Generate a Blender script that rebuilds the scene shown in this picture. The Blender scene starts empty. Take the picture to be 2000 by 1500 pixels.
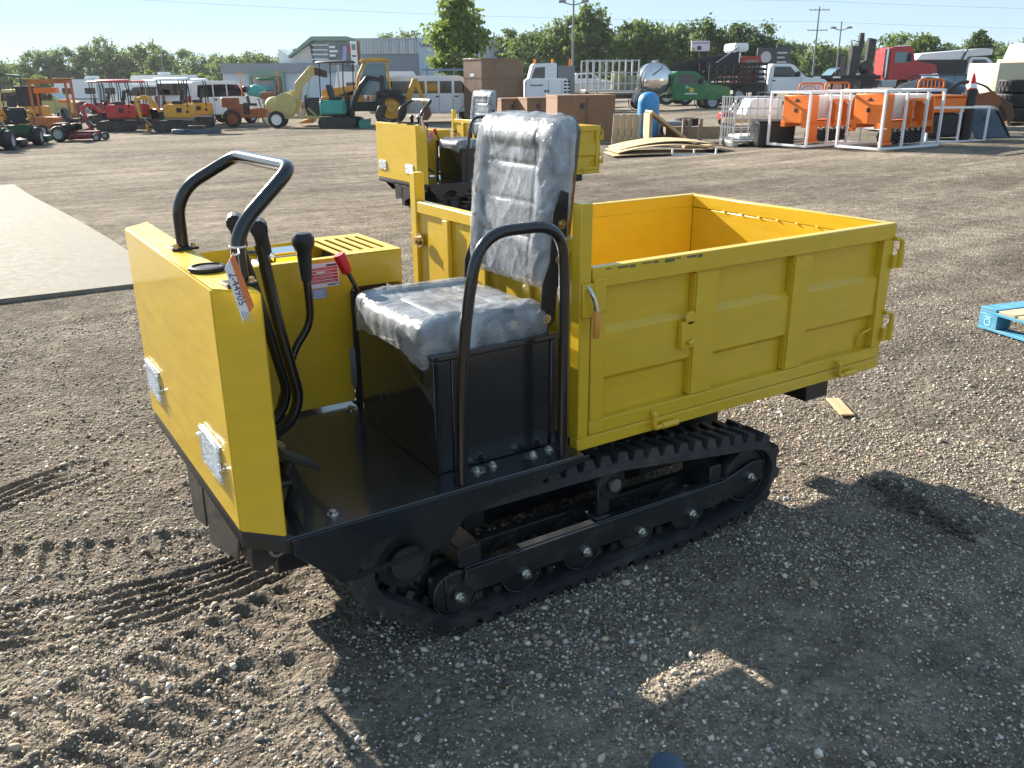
import bpy, bmesh, math, random
import numpy as np
from mathutils import Vector, Matrix, noise
from math import sin, cos, pi, radians

rng = random.Random(11)
nrng = np.random.default_rng(5)
scene = bpy.context.scene
COL = scene.collection

# ------------------------------------------------------------------ camera
CAM = Vector((-1.458, -1.903, 1.5601))
YAW, PITCH, ROLL, FPX = 0.57238, 0.34204, -0.00653, 1689.73
FW = Vector((sin(YAW)*cos(PITCH), cos(YAW)*cos(PITCH), -sin(PITCH)))
_rt = Vector((cos(YAW), -sin(YAW), 0.0))
_up = _rt.cross(FW)
RT = _rt*cos(ROLL) + _up*sin(ROLL)
UP = -_rt*sin(ROLL) + _up*cos(ROLL)
cd = bpy.data.cameras.new('camera')
cam = bpy.data.objects.new('camera', cd)
COL.objects.link(cam)
m = Matrix.Identity(4)
for i in range(3):
    m[i][0], m[i][1], m[i][2], m[i][3] = RT[i], UP[i], -FW[i], CAM[i]
cam.matrix_world = m
cd.sensor_fit = 'HORIZONTAL'
cd.sensor_width = 36.0
cd.lens = FPX/2000*36
cd.clip_start, cd.clip_end = 0.05, 3000
scene.camera = cam

# ------------------------------------------------------------------ sky, sun, exposure
SUN = Vector((-0.36, 2.12, 1.0)).normalized()
ELEV = math.asin(SUN.z)
AZ = math.atan2(SUN.x, SUN.y)
world = bpy.data.worlds.new('World')
scene.world = world
world.use_nodes = True
nt = world.node_tree
nt.nodes.clear()
sky = nt.nodes.new('ShaderNodeTexSky')
sky.sky_type = 'NISHITA'
sky.sun_disc = False
sky.sun_elevation = ELEV
sky.sun_rotation = AZ
sky.altitude = 250
sky.air_density, sky.dust_density, sky.ozone_density = 1.0, 0.0, 3.0
bg_ = nt.nodes.new('ShaderNodeBackground')
bg_.inputs['Strength'].default_value = 0.15
wo = nt.nodes.new('ShaderNodeOutputWorld')
gm = nt.nodes.new('ShaderNodeGamma')          # hazy summer sky: less contrast between horizon and zenith
gm.inputs[1].default_value = 0.22
tn = nt.nodes.new('ShaderNodeMix')
tn.data_type, tn.blend_type = 'RGBA', 'MULTIPLY'
tn.inputs[0].default_value = 1.0
tn.inputs[7].default_value = (0.80, 1.04, 1.26, 1)
nt.links.new(sky.outputs[0], gm.inputs[0])
nt.links.new(gm.outputs[0], tn.inputs[6])
nt.links.new(tn.outputs[2], bg_.inputs[0])
nt.links.new(bg_.outputs[0], wo.inputs[0])
sd = bpy.data.lights.new('sun', 'SUN')
sd.energy = 4.6
sd.angle = radians(0.53)
sd.color = (1.0, 0.93, 0.83)
sun = bpy.data.objects.new('sun', sd)
COL.objects.link(sun)
sun.rotation_euler = SUN.to_track_quat('Z', 'Y').to_euler()
sun.location = (0, 0, 30)
vs = scene.view_settings
vs.view_transform, vs.look, vs.gamma, vs.exposure = 'Standard', 'None', 1.0, 1.82
vs.use_curve_mapping = False

# ------------------------------------------------------------------ materials (procedural)
def lin(r, g, b):
    f = lambda c: (c/255/12.92) if c/255 <= .04045 else ((c/255+.055)/1.055)**2.4
    return (f(r), f(g), f(b))

MATS = {}
def pm(name, col, rough=.5, metal=0., var=0., vscale=5., bump=0., bscale=80., spec=.5, coat=0.,
       dust=None, dustamt=.5, dscale=3., aniso=None, trans=0., ior=1.45, emit=0.):
    if name in MATS:
        return MATS[name]
    ma = bpy.data.materials.new(name)
    ma.use_nodes = True
    n, l = ma.node_tree.nodes, ma.node_tree.links
    b = n['Principled BSDF']
    b.inputs['Base Color'].default_value = (*col, 1)
    b.inputs['Roughness'].default_value = rough
    b.inputs['Metallic'].default_value = metal
    b.inputs['Specular IOR Level'].default_value = spec
    b.inputs['Coat Weight'].default_value = coat
    b.inputs['Coat Roughness'].default_value = .08
    b.inputs['Transmission Weight'].default_value = trans
    b.inputs['IOR'].default_value = ior
    if emit:
        b.inputs['Emission Color'].default_value = (*col, 1)
        b.inputs['Emission Strength'].default_value = emit
    tc = n.new('ShaderNodeTexCoord')
    vec = tc.outputs['Object']
    if aniso:
        mp = n.new('ShaderNodeMapping')
        mp.inputs['Scale'].default_value = aniso
        l.new(vec, mp.inputs[0])
        vec = mp.outputs[0]
    out = None
    if var:
        nz = n.new('ShaderNodeTexNoise')
        nz.inputs['Scale'].default_value = vscale
        nz.inputs['Detail'].default_value = 6
        nz.inputs['Roughness'].default_value = .65
        l.new(vec, nz.inputs['Vector'])
        mr = n.new('ShaderNodeMapRange')
        mr.inputs[1].default_value, mr.inputs[2].default_value = .28, .72
        mr.inputs[3].default_value, mr.inputs[4].default_value = 1-var, 1+var
        l.new(nz.outputs[0], mr.inputs[0])
        mx = n.new('ShaderNodeMix')
        mx.data_type, mx.blend_type = 'RGBA', 'MULTIPLY'
        mx.inputs[0].default_value = 1
        mx.inputs[6].default_value = (*col, 1)
        l.new(mr.outputs[0], mx.inputs[7])
        out = mx.outputs[2]
        rr = n.new('ShaderNodeMapRange')
        rr.inputs[1].default_value, rr.inputs[2].default_value = .3, .7
        rr.inputs[3].default_value, rr.inputs[4].default_value = max(.02, rough*.8), min(1, rough*1.25)
        l.new(nz.outputs[0], rr.inputs[0])
        l.new(rr.outputs[0], b.inputs['Roughness'])
    if dust:
        nd = n.new('ShaderNodeTexNoise')
        nd.inputs['Scale'].default_value = dscale
        nd.inputs['Detail'].default_value = 8
        nd.inputs['Roughness'].default_value = .7
        l.new(tc.outputs['Object'], nd.inputs['Vector'])
        dr = n.new('ShaderNodeMapRange')
        dr.inputs[1].default_value, dr.inputs[2].default_value = .5, .75
        dr.inputs[4].default_value = dustamt
        l.new(nd.outputs[0], dr.inputs[0])
        dm = n.new('ShaderNodeMix')
        dm.data_type = 'RGBA'
        l.new(dr.outputs[0], dm.inputs[0])
        if out is None:
            dm.inputs[6].default_value = (*col, 1)
        else:
            l.new(out, dm.inputs[6])
        dm.inputs[7].default_value = (*dust, 1)
        out = dm.outputs[2]
    if out is not None:
        l.new(out, b.inputs['Base Color'])
    if bump:
        nb = n.new('ShaderNodeTexNoise')
        nb.inputs['Scale'].default_value = bscale
        nb.inputs['Detail'].default_value = 5
        l.new(vec, nb.inputs['Vector'])
        bp = n.new('ShaderNodeBump')
        bp.inputs['Strength'].default_value = bump
        bp.inputs['Distance'].default_value = .01
        l.new(nb.outputs[0], bp.inputs['Height'])
        l.new(bp.outputs[0], b.inputs['Normal'])
    MATS[name] = ma
    return ma

DUST = (.23, .19, .145)
YEL = pm('yellow_paint', (.65, .42, .018), .36, var=.06, vscale=3, coat=.35, bump=.08, bscale=5, dust=(.40, .29, .09), dustamt=.2, dscale=7, aniso=(1.6, 1.6, 8))
BLK = pm('black_gloss_paint', (.013, .0145, .018), .24, coat=.8, var=.25, vscale=4, dust=(.06, .055, .047), dustamt=.2, dscale=6)
BLKM = pm('black_satin', (.016, .016, .017), .42, var=.2, vscale=6, dust=(.08, .07, .055), dustamt=.3)
CHAS = pm('black_chassis', (.016, .017, .019), .4, coat=.3, var=.25, vscale=5, dust=(.13, .11, .085), dustamt=.45, dscale=7)
TUBE = pm('black_gloss_tube', (.012, .0125, .014), .2, coat=.5)
RUB = pm('track_rubber', (.024, .025, .027), .6, var=.3, vscale=9, dust=(.15, .13, .10), dustamt=.5, dscale=7, bump=.15, bscale=120)
TYR = pm('tyre_rubber', (.022, .022, .023), .7, var=.3, vscale=5, dust=(.11, .095, .075), dustamt=.5, dscale=4)
ZINC = pm('zinc_bolt', (.62, .6, .55), .28, metal=1, var=.2, vscale=60)
BRASS = pm('yellow_zinc_bolt', (.6, .45, .26), .3, metal=1, var=.2, vscale=60)
STEEL = pm('bare_steel', (.42, .42, .41), .35, metal=.9, var=.25, vscale=12)
CHROM = pm('stainless', (.62, .61, .59), .12, metal=1, var=.15, vscale=2)
GREY = pm('grey_paint', (.2, .205, .21), .45, var=.1)
LGREY = pm('light_grey_paint', (.42, .43, .44), .45, var=.08)
WHT = pm('white_paint', (.76, .77, .77), .4, var=.05, coat=.25, dust=(.5, .46, .4), dustamt=.25)
WHTP = pm('white_plastic', (.78, .78, .77), .45, var=.04)
RED = pm('red_paint', (.42, .02, .022), .4, var=.1, coat=.25, dust=(.3, .2, .15), dustamt=.25)
DRED = pm('dark_red_paint', (.14, .012, .014), .42, var=.2, dust=DUST, dustamt=.3)
REDK = pm('red_knob', (.62, .015, .02), .32)
ORG = pm('orange_paint', (.72, .16, .012), .42, var=.07, coat=.15, dust=(.5, .25, .1), dustamt=.2)
ORGD = pm('faded_orange_paint', (.42, .13, .035), .6, var=.2, dust=DUST, dustamt=.5)
RUST = pm('rust_orange_paint', (.24, .075, .03), .62, var=.25, dust=DUST, dustamt=.4)
AMB = pm('amber_yellow_paint', (.62, .31, .03), .45, var=.12, coat=.15, dust=DUST, dustamt=.35)
CRM = pm('pale_yellow_paint', (.56, .45, .17), .5, var=.1, dust=(.3, .24, .14), dustamt=.4)
GRN = pm('green_paint', (.012, .16, .05), .38, var=.1, coat=.3)
DGRN = pm('dark_green_paint', (.012, .075, .028), .45, var=.15, dust=DUST, dustamt=.25)
TEAL = pm('teal_paint', (.035, .30, .25), .42, var=.08, coat=.25, dust=(.2, .3, .27), dustamt=.3)
NAVY = pm('navy_paint', (.02, .03, .055), .35, var=.1, coat=.3)
BLUE = pm('blue_tank', (.04, .25, .52), .42, var=.1, dust=(.16, .3, .3), dustamt=.5, dscale=5)
BLUG = pm('blue_grey_paint', (.14, .22, .32), .5, var=.15)
BEIGE = pm('beige_paint', (.46, .43, .31), .6, var=.06)
CARD = pm('brown_cardboard', (.20, .115, .065), .55, var=.15, vscale=2.5, dust=(.26, .17, .1), dustamt=.6, dscale=1.5, coat=.2, bump=.2, bscale=6)
CARD2 = pm('worn_cardboard', (.25, .14, .075), .75, var=.2, vscale=4, dust=(.14, .08, .045), dustamt=.5, dscale=3)
TAPE = pm('brown_tape', (.13, .07, .04), .35)
GLS = pm('dark_glass', (.012, .017, .02), .05, spec=.8, coat=.3)
GLSB = pm('blue_tint_glass', (.10, .17, .19), .05, spec=.9, coat=.3)
LAMP = pm('lamp_lens', (.62, .64, .66), .1, metal=.85, var=.15, vscale=40, spec=.8, coat=.6)
AMBL = pm('amber_lamp', (.8, .25, .03), .25)
WOOD = pm('pale_lumber', (.46, .32, .17), .75, var=.2, vscale=3, aniso=(1, 12, 12))
OSB = pm('osb_board', (.50, .36, .19), .8, var=.45, vscale=26, bump=.3, bscale=40)
WOODG = pm('weathered_timber', (.20, .15, .105), .85, var=.3, vscale=4, aniso=(1, 10, 10))
WBLUE = pm('blue_painted_wood', (.07, .27, .40), .7, var=.25, vscale=6, dust=(.33, .38, .36), dustamt=.55, dscale=9, aniso=(1, 9, 9))
WTOP = pm('bare_pallet_wood', (.42, .35, .235), .8, var=.2, vscale=4, aniso=(1, 14, 14))
SLEEVE = pm('orange_sleeve', (.66, .26, .05), .45, var=.06)
ORSL = pm('bright_orange_sleeve', (.8, .2, .02), .4)
PAPER = pm('white_paper', (.76, .76, .78), .6)
PORG = pm('orange_print', (.72, .20, .07), .6, var=.15, vscale=200)
PRED = pm('red_print', (.55, .035, .04), .5)
PBLU = pm('blue_print', (.28, .36, .6), .5, var=.2, vscale=300)
INK = pm('dark_ink', (.05, .03, .06), .6)
CLOTH = pm('denim_blue_rubber', (.06, .10, .15), .6, var=.15, vscale=20, bump=.1, bscale=60)
TARP = pm('black_tarp', (.028, .03, .034), .38, var=.3, vscale=3, bump=.6, bscale=5)
BTARP = pm('blue_black_sheet', (.03, .042, .058), .3, var=.6, vscale=3, bump=.6, bscale=8)
VINYL = pm('black_vinyl', (.035, .037, .042), .45, bump=.1, bscale=150)

# crinkled clear film over the seat: part see-through, part milky gloss
def film_material():
    ma = bpy.data.materials.new('clear_film')
    ma.use_nodes = True
    n, l = ma.node_tree.nodes, ma.node_tree.links
    b = n['Principled BSDF']
    b.inputs['Base Color'].default_value = (.58, .61, .64, 1)
    b.inputs['Roughness'].default_value = .16
    b.inputs['Specular IOR Level'].default_value = .9
    b.inputs['Coat Weight'].default_value = .8
    b.inputs['Coat Roughness'].default_value = .05
    tr = n.new('ShaderNodeBsdfTransparent')
    mx = n.new('ShaderNodeMixShader')
    tc = n.new('ShaderNodeTexCoord')
    nz = n.new('ShaderNodeTexNoise')
    nz.inputs['Scale'].default_value = 9
    nz.inputs['Detail'].default_value = 7
    nz.inputs['Distortion'].default_value = 1.4
    l.new(tc.outputs['Object'], nz.inputs['Vector'])
    mr = n.new('ShaderNodeMapRange')
    mr.inputs[1].default_value, mr.inputs[2].default_value = .32, .68
    mr.inputs[3].default_value, mr.inputs[4].default_value = .20, .62
    l.new(nz.outputs[0], mr.inputs[0])
    w = n.new('ShaderNodeTexNoise')
    w.inputs['Scale'].default_value = 17
    w.inputs['Detail'].default_value = 3
    w.inputs['Roughness'].default_value = .6
    w.inputs['Distortion'].default_value = 2.5
    l.new(tc.outputs['Object'], w.inputs['Vector'])
    ab = n.new('ShaderNodeMath'); ab.operation = 'SUBTRACT'; ab.inputs[1].default_value = .5
    l.new(w.outputs[0], ab.inputs[0])
    ab2 = n.new('ShaderNodeMath'); ab2.operation = 'ABSOLUTE'
    l.new(ab.outputs[0], ab2.inputs[0])
    cr = n.new('ShaderNodeMapRange'); cr.interpolation_type = 'SMOOTHSTEP'
    cr.inputs[1].default_value, cr.inputs[2].default_value = 0, .09
    cr.inputs[3].default_value, cr.inputs[4].default_value = 1, 0
    l.new(ab2.outputs[0], cr.inputs[0])
    bp = n.new('ShaderNodeBump')
    bp.inputs['Strength'].default_value = .3
    bp.inputs['Distance'].default_value = .004
    l.new(cr.outputs[0], bp.inputs['Height'])
    l.new(bp.outputs[0], b.inputs['Normal'])
    l.new(bp.outputs[0], b.inputs['Coat Normal'])
    l.new(mr.outputs[0], mx.inputs[0])
    l.new(tr.outputs[0], mx.inputs[1])
    l.new(b.outputs[0], mx.inputs[2])
    l.new(mx.outputs[0], n['Material Output'].inputs[0])
    return ma
FILM = film_material()

# ------------------------------------------------------------------ mesh helpers
class MB:
    def __init__(s):
        s.v, s.f = [], []
    def add(s, vs, fs):
        o = len(s.v)
        s.v += [tuple(p) for p in vs]
        s.f += [tuple(i+o for i in f) for f in fs]
        return s
    def box(s, x0, x1, y0, y1, z0, z1, mt=None):
        vs = [Vector((x, y, z)) for z in (z0, z1) for y in (y0, y1) for x in (x0, x1)]
        if mt:
            vs = [mt @ p for p in vs]
        return s.add(vs, [(0, 2, 3, 1), (4, 5, 7, 6), (0, 1, 5, 4), (2, 6, 7, 3), (0, 4, 6, 2), (1, 3, 7, 5)])
    def prism(s, plane, pts, a0, a1):
        n = len(pts)
        def mk(p, a):
            return {'xz': (p[0], a, p[1]), 'xy': (p[0], p[1], a), 'yz': (a, p[0], p[1])}[plane]
        vs = [mk(p, a0) for p in pts] + [mk(p, a1) for p in pts]
        fs = [tuple(range(n)), tuple(range(2*n-1, n-1, -1))]
        fs += [(i, i+n, (i+1) % n+n, (i+1) % n) for i in range(n)]
        return s.add(vs, fs)
    def loft(s, rings, caps=True, closed=True):
        n = len(rings[0]); vs = [p for r in rings for p in r]; fs = []
        for k in range(len(rings)-1):
            for i in range(n if closed else n-1):
                j = (i+1) % n
                fs.append((k*n+i, k*n+j, (k+1)*n+j, (k+1)*n+i))
        if caps:
            fs += [tuple(range(n-1, -1, -1)), tuple(range((len(rings)-1)*n, len(rings)*n))]
        return s.add(vs, fs)
    def tube(s, path, r, n=8, caps=True):
        P = [Vector(p) for p in path]
        rs = r if isinstance(r, (list, tuple)) else [r]*len(P)
        t0 = (P[1]-P[0]).normalized()
        u = t0.cross(Vector((0, 0, 1)))
        if u.length < 1e-3:
            u = t0.cross(Vector((0, 1, 0)))
        u.normalize()
        rings = []
        for i, p in enumerate(P):
            a = P[max(i-1, 0)]; b = P[min(i+1, len(P)-1)]
            t = (b-a).normalized()
            u = (u - t*u.dot(t)).normalized()
            w = t.cross(u)
            rings.append([p + (u*cos(2*pi*k/n)+w*sin(2*pi*k/n))*rs[i] for k in range(n)])
        return s.loft(rings, caps)
    def cyl(s, p0, p1, r0, r1=None, n=12):
        return s.tube([p0, p1], [r0, r0 if r1 is None else r1], n)
    def lathe(s, prof, c, axis='z', n=20):
        rings = []
        for r, h in prof:
            ring = []
            for k in range(n):
                a = 2*pi*k/n; x, y = r*cos(a), r*sin(a)
                q = {'z': (x, y, h), 'y': (x, h, y), 'x': (h, x, y)}[axis]
                ring.append((q[0]+c[0], q[1]+c[1], q[2]+c[2]))
            rings.append(ring)
        return s.loft(rings, tuple(prof[0]) != tuple(prof[-1]))
    def ell(s, c, r, nu=10, nv=6):
        rings = []
        for j in range(nv+1):
            t = -pi/2 + pi*(j+.02)/(nv+.04)
            rings.append([(c[0]+r[0]*cos(t)*cos(2*pi*k/nu), c[1]+r[1]*cos(t)*sin(2*pi*k/nu), c[2]+r[2]*sin(t)) for k in range(nu)])
        return s.loft(rings, True)
    def build(s, name, mat, parent=None, bevel=0., smooth=40, recalc=True, segs=1):
        me = bpy.data.meshes.new(name)
        me.from_pydata(s.v, [], s.f)
        if recalc or bevel:
            bm = bmesh.new(); bm.from_mesh(me)
            bmesh.ops.recalc_face_normals(bm, faces=bm.faces)
            if bevel:
                es = [e for e in bm.edges if len(e.link_faces) == 2 and e.calc_face_angle(0) > .5]
                bmesh.ops.bevel(bm, geom=es, offset=bevel, segments=segs, affect='EDGES', clamp_overlap=True)
            bm.to_mesh(me); bm.free()
        if smooth:
            me.polygons.foreach_set('use_smooth', [True]*len(me.polygons))
            me.set_sharp_from_angle(angle=radians(smooth))
        me.materials.append(mat)
        o = bpy.data.objects.new(name, me)
        COL.objects.link(o)
        if parent:
            o.parent = parent
        return o

def fillet(path, r, n=5):
    P = [Vector(p) for p in path]; out = [P[0]]
    for i in range(1, len(P)-1):
        a, b, c = P[i-1], P[i], P[i+1]
        d1, d2 = (a-b), (c-b)
        q = min(r, d1.length*.49, d2.length*.49)
        p0, p1 = b+d1.normalized()*q, b+d2.normalized()*q
        for k in range(n+1):
            t = k/n
            out.append(p0*(1-t)**2 + b*2*t*(1-t) + p1*t*t)
    out.append(P[-1])
    return out

def tag(o, label=None, cat=None, group=None, kind=None):
    if label: o['label'] = label
    if cat: o['category'] = cat
    if group: o['group'] = group
    if kind: o['kind'] = kind
    return o

def thing(name, label, cat, loc=(0, 0, 0), rz=0., group=None):
    o = bpy.data.objects.new(name, None)
    o.empty_display_size = .2
    COL.objects.link(o)
    o.location = loc
    o.rotation_euler = (0, 0, rz)
    return tag(o, label, cat, group)

def part(parent, name, mat, *ops, bevel=0., smooth=40, segs=1):
    """ops: ('b',x0,x1,y0,y1,z0,z1) ('c',p0,p1,r[,r1]) ('t',path,r) ('p',plane,pts,a0,a1) ('l',prof,c,axis) ('e',c,r)"""
    q = MB()
    for o in ops:
        k, a = o[0], o[1:]
        if k == 'b': q.box(*a)
        elif k == 'c': q.cyl(*a)
        elif k == 't': q.tube(*a)
        elif k == 'p': q.prism(*a)
        elif k == 'l': q.lathe(*a)
        elif k == 'e': q.ell(*a)
    return q.build(name, mat, parent, bevel, smooth, segs=segs)

KIDS = {}
def copy_tree(o, parent=None, depth=0):
    c = o.copy()
    COL.objects.link(c)
    c.parent = parent
    for ch in list(o.children):
        copy_tree(ch, c, depth+1)
    return c

def text_mesh(name, body, size, mat, parent, mtx, align='LEFT', extrude=.0006):
    cu = bpy.data.curves.new(name, 'FONT')
    cu.body, cu.size, cu.extrude, cu.align_x = body, size, extrude, align
    cu.resolution_u = 2
    t = bpy.data.objects.new(name, cu)
    COL.objects.link(t)
    dg = bpy.context.evaluated_depsgraph_get()
    me = bpy.data.meshes.new_from_object(t.evaluated_get(dg))
    bpy.data.objects.remove(t)
    bpy.data.curves.remove(cu)
    me.transform(mtx)
    me.materials.clear()
    me.materials.append(mat)
    o = bpy.data.objects.new(name, me)
    COL.objects.link(o)
    o.parent = parent
    return o

# ------------------------------------------------------------------ terrain
def sstep(t):
    t = np.clip(t, 0, 1)
    return t*t*(3-2*t)

def terrain(x, y):
    dx, dy = x-CAM.x, y-CAM.y
    s = dx*sin(YAW)+dy*cos(YAW)
    lat = dx*cos(YAW)-dy*sin(YAW)
    w = sstep((s-7)/8)
    return w*(-.0105*np.clip(s, 0, 75) + np.where(lat < 0, .011, .032)*np.clip(lat, -36, 40))

def gz(x, y):
    return float(terrain(np.float64(x), np.float64(y)))

def gp(px, py):
    """where the sight line through a photo pixel meets the ground"""
    d = FW + RT*((px-1000)/FPX) + UP*((750-py)/FPX)
    t, st = .5, .5
    for i in range(4000):
        p = CAM+d*t
        if p.z < gz(p.x, p.y):
            lo, hi = t-st, t
            for _ in range(30):
                md = (lo+hi)/2; p = CAM+d*md
                if p.z < gz(p.x, p.y): hi = md
                else: lo = md
            p = CAM+d*hi
            return Vector((p.x, p.y, gz(p.x, p.y)))
        st = max(.05, t*.004)
        t += st
    return CAM+d*300

def far(px, s):
    """a ground point in the direction of a photo column, s metres ahead"""
    k = (px-1000)/FPX
    d = Vector((sin(YAW), cos(YAW), 0))*s + Vector((cos(YAW), -sin(YAW), 0))*(k*(s*cos(PITCH)+1.7*sin(PITCH)))
    x, y = CAM.x+d.x, CAM.y+d.y
    return Vector((x, y, gz(x, y)))

def bgt(name, label, cat, px, py, rot=0., group=None, s=None):
    """a background thing: its empty stands on the ground seen at that pixel, local x along the picture"""
    p = gp(px, py) if s is None else far(px, s)
    k = FPX/((p-CAM).dot(FW))
    print('BG %-22s px %4d k %5.1f  s %5.1f z %.2f' % (name, px, k, (p.x-CAM.x)*sin(YAW)+(p.y-CAM.y)*cos(YAW), p.z))
    return thing(name, label, cat, p, -YAW+rot, group)
# ------------------------------------------------------------------ ground
def vnoise(x, y, seed=0):
    xi, yi = np.floor(x).astype(np.int64), np.floor(y).astype(np.int64)
    xf, yf = x-xi, y-yi
    def hsh(a, b):
        h = (a*374761393 + b*668265263 + seed*1442695041) & 0xffffffff
        h = ((h ^ (h >> 13))*1274126177) & 0xffffffff
        return ((h ^ (h >> 16)) & 0xffff)/65535.0
    u, v = xf*xf*(3-2*xf), yf*yf*(3-2*yf)
    return (hsh(xi, yi)*(1-u)+hsh(xi+1, yi)*u)*(1-v) + (hsh(xi, yi+1)*(1-u)+hsh(xi+1, yi+1)*u)*v

RUTS = [([(-1.62, .80), (-1.48, .78), (-1.28, .73), (-1.11, .70), (-.90, .70), (-.69, .75), (-.52, .78), (-.3, .82)], .115, .05, None),
        ([(-2.1, .24), (-1.66, .27), (-1.41, .31), (-1.22, .33), (-.99, .38), (-.80, .42), (-.66, .46)], .10, .085, .35),
        ([(-1.8, 1.62), (-1.55, 1.72), (-1.38, 1.80), (-1.2, 1.86)], .10, .055, None),
        ([(-1.9, 1.34), (-1.45, 1.20), (-1.2, 1.08), (-.95, 1.0)], .08, .07, .3),
        ([(-2.1, -.03), (-1.7, .02), (-1.4, .08), (-1.15, .12), (-.95, .14)], .08, .08, .45)]

def ruts(x, y):
    d = np.zeros_like(x)
    for path, hw, pitch, slant in RUTS:
        best = np.full(x.shape, 9.0); along = np.zeros_like(x); side = np.zeros_like(x); acc = 0
        for (ax, ay), (bx, by) in zip(path[:-1], path[1:]):
            L = math.hypot(bx-ax, by-ay); tx, ty = (bx-ax)/L, (by-ay)/L
            t = np.clip((x-ax)*tx+(y-ay)*ty, 0, L)
            dist = np.hypot(x-ax-t*tx, y-ay-t*ty)
            sg = (x-ax)*(-ty)+(y-ay)*tx
            k = dist < best
            best = np.where(k, dist, best); along = np.where(k, acc+t, along); side = np.where(k, sg, side)
            acc += L
        band = 1-sstep((best-hw)/.035)
        ph = ((side+.01*np.sin(along*7) if slant is None else along + slant*side) + .026*vnoise(x*6, y*6, 3))/pitch
        bars = np.clip(1.5*np.sin(2*pi*ph), -1, 1)
        brk = vnoise(x*5+7, y*5, 9)
        brk = np.clip(brk*1.9-.45, 0, 1.3) if slant is None else .45+.75*brk
        d += band*(bars*.0088*(.12+brk) - .005) + .006*np.exp(-((best-hw-.03)/.02)**2)
    return d

def micro(x, y):
    n1 = vnoise(x*1.7, y*1.7, 1)-.5
    n2 = vnoise(x*6, y*6, 2)-.5
    n3 = vnoise(x*23, y*23, 4)-.5
    rough = .35 + .9*sstep((.25-x)/1.2)*sstep((1.6-y)/1.0+.5)
    return (n1*.016 + n2*.009*rough + n3*.006*rough)

def ground_z(x, y):
    near = 1-sstep((np.hypot(x-.3, y-.5)-3.2)/4.0)
    k = np.exp(-(np.clip(np.abs(x-.13)-.75, 0, None)/.15)**2-(np.clip(np.abs(y-.53)-.6, 0, None)/.12)**2)
    return terrain(x, y) + near*(micro(x, y)*(1-.7*k)+ruts(x, y)*(1-k)) - .004*near

def axis(lo, hi, step, ends):
    a = list(np.arange(lo, hi+1e-6, step))
    for sgn, lim in ((-1, ends[0]), (1, ends[1])):
        st, p = step, a[0] if sgn < 0 else a[-1]
        while abs(p) < lim:
            st *= 1.09; p += sgn*st
            if sgn < 0: a.insert(0, p)
            else: a.append(p)
    return np.array(a)

gx = np.unique(np.round(np.concatenate([np.arange(-2.1, -.3, .0105), axis(-2.3, 2.6, .018, (500, 700))]), 4))
gy = np.unique(np.round(np.concatenate([np.arange(-.1, 2.0, .0105), axis(-1.4, 2.6, .018, (40, 700))]), 4))
gx = gx[np.r_[True, np.diff(gx) > .004]]; gy = gy[np.r_[True, np.diff(gy) > .004]]
GX, GY = np.meshgrid(gx, gy, indexing='xy')
GZ = ground_z(GX, GY)
nx, ny = len(gx), len(gy)
co = np.stack([GX.ravel(), GY.ravel(), GZ.ravel()], 1)
idx = np.arange(nx*ny).reshape(ny, nx)
quads = np.stack([idx[:-1, :-1], idx[:-1, 1:], idx[1:, 1:], idx[1:, :-1]], -1).reshape(-1, 4)

def np_mesh(name, co, faces, nper):
    me = bpy.data.meshes.new(name)
    me.vertices.add(len(co)); me.vertices.foreach_set('co', np.ascontiguousarray(co, dtype=np.float32).ravel())
    nf = len(faces)
    me.loops.add(nf*nper); me.loops.foreach_set('vertex_index', np.ascontiguousarray(faces, dtype=np.int32).ravel())
    me.polygons.add(nf)
    me.polygons.foreach_set('loop_start', np.arange(0, nf*nper, nper, dtype=np.int32))
    me.polygons.foreach_set('use_smooth', np.ones(nf, dtype=bool))
    me.update(calc_edges=True)
    me.validate()
    return me

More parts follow.
